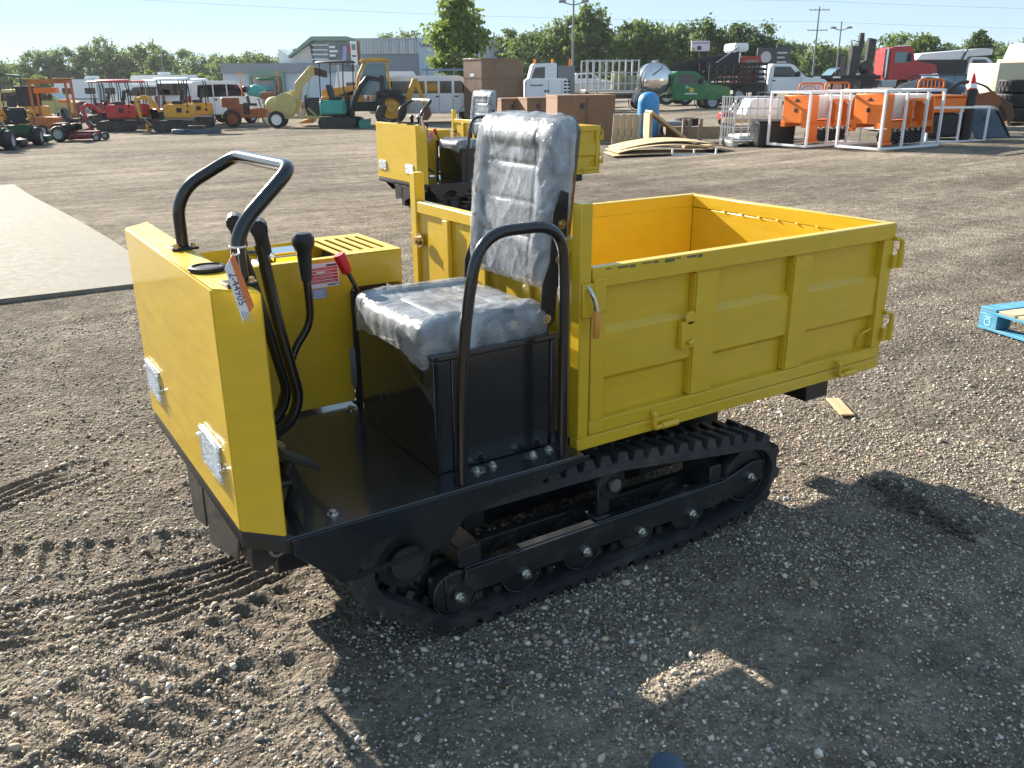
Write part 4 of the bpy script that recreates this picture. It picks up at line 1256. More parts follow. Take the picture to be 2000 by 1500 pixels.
# small orange utility cart beside the mower
r = bgt('utility_cart', 'small orange wheeled cart with yellow bin behind the red mower', 'cart', 92, 266, .1)
part(r, 'tub', ORGD, ('p', 'xz', [(-.35, .35), (.5, .3), (.6, .72), (-.45, .75)], -.3, .3), bevel=.02)
part(r, 'yellow_bin', AMB, ('b', -.85, -.4, -.35, .25, .45, 1.0), bevel=.02)
for y in (-.33, .33):
    wheel(r, 0, y, .22, .22, .12, LGREY)

pickup(88, 236, .12, 'yellow_van', 'old yellow van with dark windows behind the orange frame', 'van', CRM, kind='suv', sc=1.02)
def camper(px, py, rot, label, L, H, s=None):
    r = bgt('travel_trailer', label, 'trailer', px, py, rot, 'white campers in the back rows', s=s)
    part(r, 'body', WHT, ('p', 'xz', [(-L/2, .55), (-L/2-.1, 1.2), (-L/2+.25, H), (L/2-.3, H), (L/2, H-.5), (L/2, .55)], -1.15, 1.15), bevel=.05, segs=2)
    for x in (-L*.3, 0.02*L, L*.3):
        part(r, 'window', GLS, ('b', x-.45, x+.45, -1.165, -1.14, 1.5, 2.0), bevel=.01)
    part(r, 'door', LGREY, ('b', L*.12, L*.12+.65, -1.168, -1.14, .7, 2.3), bevel=.01)
    part(r, 'roof_unit', WHTP, ('b', -.5, .5, -.4, .4, H+.002, H+.28), bevel=.08, segs=2)
    part(r, 'stripe', GREY, ('b', -L*.48, L*.48, -1.158, -1.13, 1.05, 1.15), smooth=0)
    for x in (-.5, .45):
        wheel(r, x, -1.0, .36, .36, .22)
        wheel(r, x, 1.0, .36, .36, .22)
camper(190, 0, .05, 'white camper behind the red canopies', 6.0, 2.7, s=80)
camper(330, 0, -.05, 'white camper with roof unit behind the amber diggers', 6.0, 3.0, s=88)
camper(740, 0, .05, 'white camper behind the yellow backhoe', 8.0, 3.0, s=92)
pickup(298, 0, .1, 'white_suv', 'white suv seen side on behind the digger canopies', 'suv', WHT, kind='suv', s=64, flip=-1, sc=1.15)
# white pickup seen from behind, raised
r = pickup(420, 243, 1.15, 'white_pickup', 'white raised vehicle with its rear to the camera beside the amber diggers', 'pickup', WHT, kind='suv', sc=1.12)
part(r, 'rear_step', BLKM, ('b', -2.75, -2.3, -.95, .95, .35, .75), bevel=.02)

def roller(px, py, rot, label, s=None, sc=1.):
    r = bgt('road_roller', label, 'roller', px, py, rot, 'rust orange rollers', s=s)
    r.scale = (sc, sc, sc)
    part(r, 'body', RUST, ('p', 'xz', [(-1.0, .45), (-1.1, 1.05), (-.2, 1.1), (-.1, .85), (.6, .9), (1.2, .8), (1.25, .4)], -.5, .5), bevel=.03)
    part(r, 'hood', RUST, ('b', -1.35, -.5, -.45, .45, .95, 1.4), bevel=.05)
    part(r, 'drum', STEEL, ('l', [(.001, -.5), (.38, -.5), (.4, -.46), (.4, .46), (.38, .5), (.001, .5)], (.95, 0, .4), 'y', 24))
    wheel(r, -.9, -.42, .42, .42, .3, RUST); wheel(r, -.9, .42, .42, .42, .3, RUST)
    part(r, 'seat', VINYL, ('b', -.05, .35, -.22, .22, 1.0, 1.12), ('p', 'xz', [(-.08, 1.1), (.04, 1.1), (-.02, 1.5), (-.14, 1.48)], -.22, .22), bevel=.03)
    part(r, 'steering_column', BLKM, ('c', (.55, 0, .9), (.45, 0, 1.3), .03), ('l', [(.16, 0), (.18, .012), (.16, .024), (.16, 0)], (.44, 0, 1.3), 'z', 14))
    part(r, 'beacon', AMBL, ('c', (-.3, .3, 1.4), (-.3, .3, 2.45), .025), ('c', (-.3, .3, 2.45), (-.3, .3, 2.6), .06))
    part(r, 'side_box', BLKM, ('b', -.35, -.05, -.53, -.5, .6, 1.15), bevel=.01)
    return r
roller(492, 247, .35, 'rust orange road roller behind the tan blower trailer', sc=.92)
roller(560, 0, .2, 'second rust orange roller standing farther back with amber beacon', s=58, sc=1.05)

# tan straw blower on a trailer
r = bgt('straw_blower', 'tan straw blower trailer with tall bent chute', 'machine', 578, 249, .1)
part(r, 'frame', CRM, ('b', -.95, 1.25, -.35, -.27, .38, .48), ('b', -.95, 1.25, .27, .35, .38, .48), ('b', -.9, -.8, -.27, .27, .38, .48), ('b', .6, .7, -.27, .27, .38, .48), ('t', [(1.2, -.3, .43), (1.7, 0, .43)], .04, 6), ('t', [(1.2, .3, .43), (1.7, 0, .43)], .04, 6), bevel=.006)
part(r, 'blower_housing', CRM, ('l', [(.001, -.3), (.46, -.3), (.52, -.24), (.52, .24), (.46, .3), (.001, .3)], (-.32, 0, .95), 'y', 26))
part(r, 'inlet_hood', CRM, ('e', (-.82, 0, .95), (.42, .32, .36), 16, 10))
part(r, 'chute', CRM, ('p', 'xz', [(-.05, .55), (.22, .62), (.42, 1.7), (1.02, 2.25), (1.02, 2.52), (.82, 2.55), (.14, 1.86)], -.24, .24), bevel=.012)
part(r, 'spout', pm('brown_rusty_steel', (.085, .045, .032), .7, var=.3), ('p', 'xz', [(1.021, 2.16), (1.5, 2.06), (1.52, 2.34), (1.021, 2.5)], -.26, .26), bevel=.01)
part(r, 'stay', CRM, ('t', [(.45, -.25, .45), (.78, -.22, 2.05)], .03, 6), ('t', [(.2, -.25, 1.2), (.95, -.27, .5)], .045, 6))
part(r, 'engine', CHAS, ('b', .55, 1.1, -.25, .25, .5, 1.25), ('c', (.5, 0, 1.0), (.62, 0, 1.0), .38), bevel=.03)
part(r, 'engine_cover', CRM, ('b', -.15, .1, .1, .4, 1.1, 1.55), bevel=.02)
for y in (-.52, .52):
    wheel(r, -.72, y, .36, .36, .2, WHTP)
part(r, 'jack', STEEL, ('c', (1.62, 0, .05), (1.62, 0, .75), .03), ('l', [(.001, -.02), (.07, -.02), (.07, .02), (.001, .02)], (1.66, 0, .08), 'y', 12))

excavator(668, 250, pi-.25, 'teal mini excavator with black boom and open roll bar', TEAL, BLKM, sc=1.15, boom='high', boomcol=BLKM, tall=2.3)

# backhoe loader
r = bgt('backhoe_loader', 'yellow and black backhoe loader behind the teal digger', 'backhoe', 735, 243, .12)
part(r, 'chassis', BLKM, ('b', -2.2, 1.3, -.55, .55, .6, 1.0), bevel=.03)
part(r, 'bonnet', AMB, ('p', 'xz', [(-2.3, .95), (-2.3, 1.55), (-.7, 1.72), (-.4, 1.0)], -.5, .5), bevel=.05, segs=2)
part(r, 'cab_pillar', AMB, ('t', fillet([(-.75, -.62, 1.0), (-.72, -.62, 2.0), (-.35, -.58, 2.72)], .2), .05, 8), ('t', fillet([(-.75, .62, 1.0), (-.72, .62, 2.0), (-.35, .58, 2.72)], .2), .05, 8), ('t', [(.75, -.62, 1.2), (.6, -.58, 2.72)], .05, 8), ('t', [(.75, .62, 1.2), (.6, .58, 2.72)], .05, 8))
part(r, 'cab_glass', GLSB, ('p', 'xz', [(-.62, 1.3), (-.6, 2.0), (-.3, 2.62), (.54, 2.62), (.66, 1.3)], -.56, .56))
part(r, 'cab_roof', AMB, ('p', 'xz', [(-.62, 2.7), (-.5, 2.8), (-.1, 2.87), (.5, 2.85), (.78, 2.76), (.78, 2.69)], -.72, .72), bevel=.03)
part(r, 'mudguard', BLKM, ('p', 'xz', [(.05, .95), (.1, 1.42), (.4, 1.55), (1.0, 1.5), (1.45, 1.15), (1.35, 1.1), (.95, 1.4), (.4, 1.45), (.2, 1.3)], -1.0, 1.0), bevel=.02)
for y in (-.85, .85):
    wheel(r, .72, y, .72, .72, .45, AMB)
    wheel(r, -1.6, y, .48, .48, .35, AMB)
part(r, 'backhoe_boom', AMB, ('p', 'xz', [(1.2, .8), (1.3, 1.0), (1.75, 2.0), (1.95, 1.95), (1.6, .95), (1.45, .7)], -.13, .13), bevel=.02)
part(r, 'backhoe_dipper', AMB, ('p', 'xz', [(1.75, 1.95), (1.95, 2.0), (2.4, .75), (2.25, .65)], -.11, .11), bevel=.02)
part(r, 'backhoe_bucket', RUST, ('p', 'xz', [(2.2, .75), (2.45, .8), (2.55, .4), (2.35, .15), (2.0, .2), (2.2, .4)], -.3, .3), bevel=.02)
part(r, 'loader_arm', AMB, ('p', 'xz', [(-.9, 1.35), (-.8, 1.5), (-2.2, 1.1), (-2.75, .5), (-2.85, .6), (-2.3, 1.25)], -.75, -.6), ('p', 'xz', [(-.9, 1.35), (-.8, 1.5), (-2.2, 1.1), (-2.75, .5), (-2.85, .6), (-2.3, 1.25)], .6, .75), bevel=.015)
part(r, 'loader_bucket', AMB, ('p', 'xz', [(-2.75, .15), (-3.4, .12), (-3.3, .2), (-2.9, .35), (-2.85, .85), (-2.7, .8)], -1.0, 1.0), bevel=.01)

pickup(842, 238, .10, 'passenger_van', 'white passenger van with dark windows behind the dumpers', 'van', WHT, kind='van', sc=1.0)
# ladder rack with blue tubes seen above the van
r = bgt('pipe_rack', 'blue tube rack standing behind the white van', 'rack', 880, 0, .05, s=58)
for x in (-1.3, -.4, .4, 1.3):
    part(r, 'post', BLUG, ('b', x-.04, x+.04, -.3, .3, 0, 2.75), bevel=.005)
part(r, 'top_rail', BLUG, ('b', -1.6, 1.6, -.34, -.301, 2.55, 2.66), ('b', -1.6, 1.6, .301, .34, 2.55, 2.66))
# green machines behind the roller
r = bgt('green_tractor', 'bright green farm tractor far behind the roller', 'tractor', 520, 0, .1, s=75)
part(r, 'bonnet', GRN, ('b', -1.9, -.3, -.4, .4, 1.0, 1.65), bevel=.08, segs=2)
part(r, 'cab', GLSB, ('b', -.25, .95, -.6, .6, 1.2, 2.4), bevel=.05)
part(r, 'cab_roof', GRN, ('b', -.35, 1.05, -.7, .7, 2.401, 2.55), bevel=.05)
for y in (-.75, .75):
    wheel(r, .6, y, .8, .8, .4, AMB); wheel(r, -1.5, y, .5, .5, .3, AMB)
r = bgt('hay_implement', 'low bright green implement with teal dome far behind the roller', 'implement', 478, 0, .1, s=72)
part(r, 'frame', GRN, ('b', -1.6, 1.6, -.4, .4, .7, 1.5), bevel=.05)
part(r, 'dome', TEAL, ('e', (1.1, 0, 1.5), (.7, .6, .55), 14, 8))
part(r, 'top_bar', LGREY, ('b', -1.5, .6, -.5, .5, 1.9, 2.0), ('b', -1.4, -1.3, -.4, .4, 1.501, 1.9), ('b', .4, .5, -.4, .4, 1.501, 1.9))
for x in (-1.1, 1.1):
    wheel(r, x, -.4, .4, .4, .25, AMB)

# brown crates and cartons behind the second dumper
crate(965, 238, .62, 'tall brown wrapped crate behind the second dumper seat', 2.3, 1.5, 2.75, CARD, 'tall_crate', 'crate', tape=False)
r = [o for o in bpy.data.objects if o.name == 'tall_crate'][0]
for z in (.9, 1.9):
    part(r, 'strap', TAPE, ('b', -1.155, 1.155, -.755, .755, z, z+.03), smooth=0)
part(r, 'shipping_label', PAPER, ('b', -1.158, -1.151, -.15, .2, 2.0, 2.12), smooth=0)
part(r, 'top_cap', CARD, ('b', -1.17, 1.17, -.77, .77, 2.70, 2.765), bevel=.008)
for px, lb, w in ((996, 'leftmost small brown carton in the row behind the second dumper', .92), (1044, 'middle small brown carton in the row behind the second dumper', .88)):
    crate(px, 262, .35, lb, w, .9, 1.17, CARD2, group='brown cartons in a row')
crate(1132, 276, .28, 'long brown carton at the right end of the row', 1.7, 1.0, 1.25, CARD2, group='brown cartons in a row')
# ------------------------------------------------------------------ right half of the yard
# towable compressor
r = bgt('air_compressor', 'white towable compressor with louvred end behind the cartons', 'compressor', 1076, 0, .08, s=42.5)
r.location.z += .28
part(r, 'canopy', WHT, ('p', 'xz', [(-1.15, .45), (-1.15, 1.45), (-1.05, 1.55), (.7, 1.55), (.8, 1.5), (.98, .45)], -.55, .55), bevel=.03, segs=2)
part(r, 'door_seam', GREY, ('b', -.12, -.1, -.556, -.54, .5, 1.45), ('b', .5, .52, -.556, -.54, .5, 1.45), smooth=0)
part(r, 'vent', BLKM, *[('b', .6+.17*i, .73+.17*i, -.558, -.545, .62+.15*j, .70+.15*j) for i in range(2) for j in range(6)], smooth=0).__setitem__('kind', 'stuff')
part(r, 'latch', BLKM, ('b', -.3, -.21, -.56, -.54, .95, 1.05), smooth=0)
part(r, 'latch', BLKM, ('b', -.17, -.08, -.56, -.54, .95, 1.05), smooth=0)
part(r, 'lettering', INK, *[('b', -.95+.075*i, -.9+.075*i, -.558, -.545, 1.22, 1.29) for i in range(8)], smooth=0).__setitem__('kind', 'stuff')
part(r, 'drawbar', CHAS, ('b', -1.3, .9, -.3, .3, .3, .449), ('t', [(.9, -.3, .38), (1.9, 0, .38)], .05, 6), ('t', [(.9, .3, .38), (1.9, 0, .38)], .05, 6))
for y in (-.62, .62):
    wheel(r, -.1, y, .32, .32, .18)
# white lorry cab behind it
r = bgt('white_truck', 'white lorry cab with amber beacons behind the compressor', 'truck', 1062, 0, .05, s=62)
part(r, 'cab', WHT, ('p', 'xz', [(-1.9, .8), (-1.9, 1.7), (-1.0, 1.85), (-.7, 2.9), (.9, 2.95), (.9, .8)], -1.1, 1.1), bevel=.06, segs=2)
part(r, 'side_window', GLS, ('p', 'xz', [(-.85, 1.9), (-.55, 2.65), (.1, 2.7), (.1, 1.9)], -1.11, -1.08))
part(r, 'headache_rack', GREY, ('b', .95, 2.1, -1.05, 1.05, .9, 2.75), bevel=.02)
for x in (-.5, .7, 1.9):
    part(r, 'beacon', AMBL, ('c', (x, 0, 2.7), (x, 0, 3.2), .09))
for x in (-1.2, 1.4):
    wheel(r, x, -.95, .5, .5, .3); wheel(r, x, .95, .5, .5, .3)
# boats on trailers
def boat(px, s, rot, label):
    r = bgt('boat', label, 'boat', px, 0, rot, 'white boats in the back rows', s=s)
    o = MB(); rings = []
    for t, wd, dp in ((-2.6, .95, .7), (-1.0, 1.05, .75), (.8, .95, .72), (2.0, .55, .6), (2.8, .05, .35)):
        rings.append([(t, -wd, 1.7), (t, -wd*.7, 1.7-dp), (t, 0, 1.55-dp), (t, wd*.7, 1.7-dp), (t, wd, 1.7)])
    o.loft(rings); o.build('hull', WHT, r, smooth=50)
    part(r, 'cabin', WHTP, ('p', 'xz', [(-1.4, 1.701), (-1.2, 2.3), (.3, 2.35), (1.1, 1.701)], -.75, .75), bevel=.06, segs=2)
    part(r, 'screen', GLS, ('p', 'xz', [(-1.0, 1.9), (-.9, 2.2), (.2, 2.24), (.7, 1.9)], -.765, -.74))
    part(r, 'cradle', STEEL, ('b', -2.2, 2.0, -.5, -.42, .5, .62), ('b', -2.2, 2.0, .42, .5, .5, .62), ('b', -1.2, -1.1, -.419, .419, .5, .9), ('b', .8, .9, -.419, .419, .5, .9))
    wheel(r, -.8, -.8, .32, .32, .2); wheel(r, -.8, .8, .32, .32, .2)
boat(1095, 72, .15, 'white cabin boat just left of the tall light pole')
boat(1150, 78, .1, 'white cabin boat behind the stake bodied tank truck')

# green tank truck with rack body
r = pickup(1324, 0, .06, 'tank_truck', 'green truck with stainless tank and rack body', 'truck', GRN, kind='pickup', s=50, sc=1.0)
part(r, 'door_emblem', pm('yellow_emblem', (.6, .5, .03), .5), ('l', [(.001, 0), (.13, 0), (.13, .01), (.001, .01)], (.55, -.995, 1.02), 'y', 10))
part(r, 'door_lettering', PAPER, *[('b', .2+.075*i, .26+.075*i, -.986, -.97, .80, .87) for i in range(9)], smooth=0).__setitem__('kind', 'stuff')
part(r, 'door_flash', pm('pale_green_print', (.2, .55, .3), .5), ('p', 'xz', [(.2, 1.1), (.5, 1.12), (.25, 1.28)], -.984, -.97))
part(r, 'tank', CHROM, ('l', [(.001, -.95), (.45, -.93), (.78, -.8), (.86, -.66), (.86, .66), (.78, .8), (.45, .93), (.001, .95)], (-1.35, 0, 1.55), 'y', 30), smooth=60)
part(r, 'tank_band', STEEL, ('l', [(.862, -.66), (.885, -.66), (.885, -.6), (.862, -.6), (.862, -.66)], (-1.35, 0, 1.55), 'y', 30))
part(r, 'tank_hatch', CHROM, ('l', [(.2, 0), (.2, .12), (.12, .16), (.001, .16)], (-1.35, -.2, 2.38), 'z', 16))
part(r, 'tank_hose', GREY, ('t', fillet([(-1.3, -.4, 2.5), (-1.0, -.85, 2.2), (-1.6, -1.0, 1.8)], .2), .04, 8))
part(r, 'truck_frame', CHAS, ('b', -5.3, -.5, -.45, -.3, .6, .8), ('b', -5.3, -.5, .3, .45, .6, .8))
part(r, 'tool_box', LGREY, ('b', -2.6, -1.9, -.95, -.5, .45, .9), bevel=.02)
part(r, 'flat_deck', STEEL, ('b', -5.2, -2.25, -1.0, 1.0, .95, 1.06), bevel=.01)
for i in range(9):
    x = -5.15+.35*i
    for y in (-.97, .97):
        part(r, 'rack_stake', LGREY, ('b', x-.035, x+.035, y-.03, y+.03, 1.061, 2.58), smooth=0)
for z in (1.35, 1.9, 2.5):
    for y in (-.97, .97):
        part(r, 'rack_rail', LGREY, ('b', -5.19, -2.3, y-.045, y-.031, z, z+.06), smooth=0)
part(r, 'load', pm('olive_load', (.2, .22, .12), .7, var=.4, vscale=3), ('b', -3.6, -3.0, -.6, .5, 1.062, 2.0), ('b', -2.9, -2.4, -.5, .6, 1.062, 1.8), bevel=.03)
for y in (-.75, .75):
    wheel(r, -4.2, y, .42, .42, .3, LGREY)
# blue pressure tank
r = bgt('pressure_tank', 'upright blue pressure tank with domed top behind the leaning boards', 'tank', 1264, 268, 0)
part(r, 'shell', BLUE, ('l', [(.26, .0), (.30, .1), (.31, .2), (.31, .95), (.29, 1.08), (.23, 1.18), (.13, 1.24), (.001, 1.26)], (0, 0, 0), 'z', 28), smooth=60)
part(r, 'base_ring', BLKM, ('l', [(.25, -.02), (.27, -.02), (.27, .06), (.25, .06), (.25, -.02)], (0, 0, 0), 'z', 24))
part(r, 'seam_band', BLUG, ('l', [(.311, .42), (.316, .42), (.316, .45), (.311, .45), (.311, .42)], (0, 0, 0), 'z', 28))

# leaning corrugated-looking boards and sheets
r = bgt('board_stack', 'row of pale boards leaning upright beside the brown carton', 'boards', 1222, 283, .1)
for i in range(13):
    mt = Matrix.Translation((-.36+.058*i, .02*(i % 3), 0)) @ Matrix.Rotation(-.30, 4, 'X') @ Matrix.Rotation(.12, 4, 'Y')
    q = MB(); q.box(-.026, .026, -.012, .012, .0, .80-.008*(i % 4), mt)
    q.build('board', WOOD if i % 3 else WTOP, r)
r = bgt('leaning_panel', 'plywood panel leaning down to the right of the pale boards', 'panel', 1300, 284, .1)
q = MB(); q.loft([[(-.48, -.35, .80), (.55, -.35, .06), (.55, .35, .06), (-.48, .35, .80)], [(-.46, -.35, .85), (.58, -.35, .11), (.58, .35, .11), (-.46, .35, .85)]])
q.build('plywood_sheet', ORGD if False else pm('golden_plywood', (.42, .25, .10), .7, var=.2, vscale=3), r)
part(r, 'batten', WOOD, ('t', [(-.5, -.36, .82), (.58, -.36, .05)], .03, 4))
part(r, 'prop', WOOD, ('b', -.52, -.44, -.3, .3, .0, .78), bevel=.004)
def sheet(px, py, rot, label, w, d, z0, sag, t, mat):
    r = bgt('osb_sheet', label, 'board', px, py, rot, 'sagging boards on the ground')
    n_ = 12; top, bot = [], []
    o = MB(); rings = []
    for i in range(n_+1):
        x = -w/2+w*i/n_; z = z0+sag*(1-(2*i/n_-1)**2)
        rings.append([(x, -d/2, z), (x, d/2, z), (x, d/2, z+t), (x, -d/2, z+t)])
    o.loft(rings); o.build('sheet', mat, r, smooth=30)
    return r
sheet(1306, 297, .12, 'uppermost bowed chipboard sheet of the pile on the gravel', 2.55, 1.15, .10, .17, .018, OSB)
sheet(1300, 299, .14, 'second chipboard sheet just beneath the uppermost one', 2.5, 1.15, .06, .15, .018, OSB)
sheet(1290, 301, .10, 'lowest chipboard sheet lying nearly flat on the gravel', 2.35, 1.1, .01, .03, .018, OSB)
r = bgt('white_crate_frame', 'low white metal frame under the chipboard sheets', 'frame', 1345, 300, .1)
part(r, 'rail', WHTP, ('b', -.5, .5, -.42, -.38, .0, .03), ('b', -.5, -.47, -.42, -.38, .03, .13), ('b', .47, .5, -.42, -.38, .03, .13), ('b', -.02, .01, -.42, -.38, .03, .13))
# timber pile
r = bgt('timber_beam', 'long weathered beam lying behind the posts', 'timber', 1385, 278, .12)
part(r, 'beam', WOODG, ('b', -1.2, 2.0, -.12, .12, .12, .40), bevel=.01)
r = bgt('timber_beam', 'short pale beam lying across the weathered one', 'timber', 1446, 274, .1)
part(r, 'beam', WOOD, ('b', -.5, .45, -.08, .08, .44, .56), bevel=.01)
for px, lb in ((1334, 'leftmost short upright timber post'), (1344, 'middle short upright timber post'), (1366, 'rightmost short upright timber post')):
    r = bgt('timber_post', lb, 'post', px, 283, .1, 'short timber posts')
    part(r, 'post', WOODG, ('b', -.045, .045, -.045, .045, 0, .62), bevel=.006)
r = bgt('timber_plank', 'flat plank end on the gravel right of the posts', 'plank', 1365, 288, .06)
part(r, 'plank', WOOD, ('b', -.4, .3, -.2, .2, .0, .06), bevel=.004)
# loose tyres
for px, py, z, lb in ((1348, 262, .0, 'lower car tyre of the pair lying flat'), (1342, 262, .24, 'upper car tyre of the pair lying flat'), (1222, 266, .0, 'single car tyre lying beside the brown carton'), (1405, 264, .0, 'car tyre lying in front of the cage')):
    r = bgt('loose_tyre', lb, 'tyre', px, py, 0, 'car tyres lying flat')
    r.location.z += z
    tyre_flat(r, 0, 0, .12, .36, .22)
r = bgt('engine_part', 'grey engine block with black pump behind the leaning panel', 'engine', 1302, 266, .3)
part(r, 'block', GREY, ('b', -.4, .5, -.25, .25, .0, .42), bevel=.05)
part(r, 'pump', BLKM, ('c', (-.2, -.27, .2), (-.2, -.5, .2), .16), bevel=.02)
r = bgt('tiller', 'red and chrome garden tiller in front of the green truck', 'tiller', 1418, 246, .2)
part(r, 'body', RED, ('b', -.25, .15, -.2, .2, .2, .45), bevel=.04)
part(r, 'handlebar', STEEL, ('t', fillet([(.1, -.15, .4), (.5, -.2, .95), (.65, -.2, .95)], .08), .02, 6), ('t', fillet([(.1, .15, .4), (.5, .2, .95), (.65, .2, .95)], .08), .02, 6))
for y in (-.28, .28):
    wheel(r, 0, y, .18, .18, .1)

# black dump truck with red cab
r = bgt('dump_truck', 'black bodied dump truck with red cab behind the green truck', 'truck', 1376, 0, .06, s=58)
part(r, 'dump_body', pm('black_dump_body', (.012, .014, .018), .4, var=.3), ('p', 'xz', [(-3.6, 1.75), (-3.7, 2.0), (1.2, 2.95), (1.75, 3.05), (1.75, 1.75)], -1.2, 1.2), bevel=.03)
part(r, 'body_rail', BLKM, ('p', 'xz', [(-3.65, 1.98), (-3.65, 2.12), (1.75, 3.12), (1.75, 2.98)], -1.26, -1.2), ('p', 'xz', [(-3.65, 1.98), (-3.65, 2.12), (1.75, 3.12), (1.75, 2.98)], 1.2, 1.26))
part(r, 'tarp_arm', STEEL, ('t', [(-.5, -1.3, 1.9), (1.65, -1.3, 3.35)], .06, 6))
part(r, 'tarp_housing', WHT, ('b', 1.45, 2.35, -1.15, 1.15, 3.1, 3.6), bevel=.08, segs=2)
part(r, 'cab', RED, ('p', 'xz', [(1.9, .9), (1.9, 2.75), (2.1, 2.85), (3.15, 2.85), (3.35, 2.1), (4.6, 1.95), (4.75, 1.6), (4.75, .8)], -1.1, 1.1), bevel=.05, segs=2)
part(r, 'side_window', pm('tan_glass', (.3, .24, .15), .1), ('p', 'xz', [(2.2, 1.95), (2.2, 2.6), (3.0, 2.6), (3.15, 1.95)], -1.112, -1.08))  # side window in one flat tan colour
part(r, 'windscreen', GLSB, ('p', 'xz', [(3.17, 2.75), (3.23, 2.75), (3.42, 2.15), (3.36, 2.12)], -.95, .95))
part(r, 'exhaust_stack', CHROM, ('c', (1.83, -1.0, 1.2), (1.83, -1.0, 3.05), .07))
part(r, 'chassis', CHAS, ('b', -3.4, 4.6, -.5, .5, .7, 1.0))
for x in (-2.6, -1.4, 3.9):
    wheel(r, x, -.95, .52, .52, .32); wheel(r, x, .95, .52, .52, .32)

# white stake-bed truck
r = pickup(1506, 0, .05, 'stake_truck', 'white cab truck with dark slatted stake bed', 'truck', WHT, kind='pickup', s=55, sc=1.12)
part(r, 'bed_floor', BLKM, ('b', -3.7, -.62, -1.05, 1.05, .95, 1.06))
for i in range(8):
    x = -3.65+.43*i
    part(r, 'stake', BLKM, ('b', x-.04, x+.04, -1.04, -.98, 1.061, 2.05), smooth=0)
    part(r, 'stake', BLKM, ('b', x-.04, x+.04, .98, 1.04, 1.061, 2.05), smooth=0)
for z in (1.15, 1.4, 1.65, 1.9):
    part(r, 'stake_board', pm('dark_board', (.03, .024, .022), .7), ('b', -3.7, -.62, -1.075, -1.041, z, z+.14), smooth=0)
    part(r, 'stake_board', MATS['dark_board'], ('b', -3.7, -.62, 1.041, 1.075, z, z+.14), smooth=0)
for i in range(3):
    part(r, 'side_reflector', WHTP, ('b', -.75, -.66, -1.09, -1.076, 1.2+.27*i, 1.36+.27*i), smooth=0)
part(r, 'chassis', CHAS, ('b', -3.6, -.5, -.45, .45, .6, .94))
wheel(r, -2.6, -.85, .42, .42, .3); wheel(r, -2.6, .85, .42, .42, .3)

# wire cage of a liquid container
r = bgt('container_cage', 'grey wire cage of a liquid container holding white panels', 'cage', 1466, 283, .08)
for y in (-.5, .5):
    for i in range(8):
        x = -.6+1.2*i/7
        part(r, 'cage_bar', LGREY, ('c', (x, y, .12), (x, y, 1.12), .014, .014, 6))
    for z in (.16, .38, .62, .86, 1.10):
        part(r, 'cage_rail', LGREY, ('c', (-.62, y-.015, z), (.62, y-.015, z), .014, .014, 6))
for x in (-.6, .6):
    for i in range(5):
        y = -.38+.19*i
        part(r, 'cage_bar', LGREY, ('c', (x, y, .12), (x, y, 1.12), .014, .014, 6))
for x in (-.55, 0, .55):
    part(r, 'pallet_foot', STEEL, ('b', x-.07, x+.07, -.5, .5, 0, .10), bevel=.005)
part(r, 'pallet_deck', STEEL, ('b', -.62, .62, -.52, .52, .101, .13), bevel=.004)
r = bgt('roofing_sheet', 'folded white sheet lying inside the wire cage', 'sheet', 1470, 281, .08)
r.location.z += .14
part(r, 'panel', WHTP, ('p', 'xz', [(-.35, .55), (.45, .55), (.52, .9), (-.2, .92)], -.3, .35), ('p', 'xz', [(-.5, .0), (.5, .0), (.5, .1), (-.5, .08)], -.4, .4), bevel=.02)
r = bgt('black_bin', 'low black plastic bin between the cage and the white frame', 'bin', 1505, 285, .05)
part(r, 'bin', BLKM, ('b', -.42, .42, -.35, .35, 0, .55), bevel=.02)
part(r, 'bin_rim', BLKM, ('b', -.44, .44, -.37, .37, .551, .575), bevel=.006)

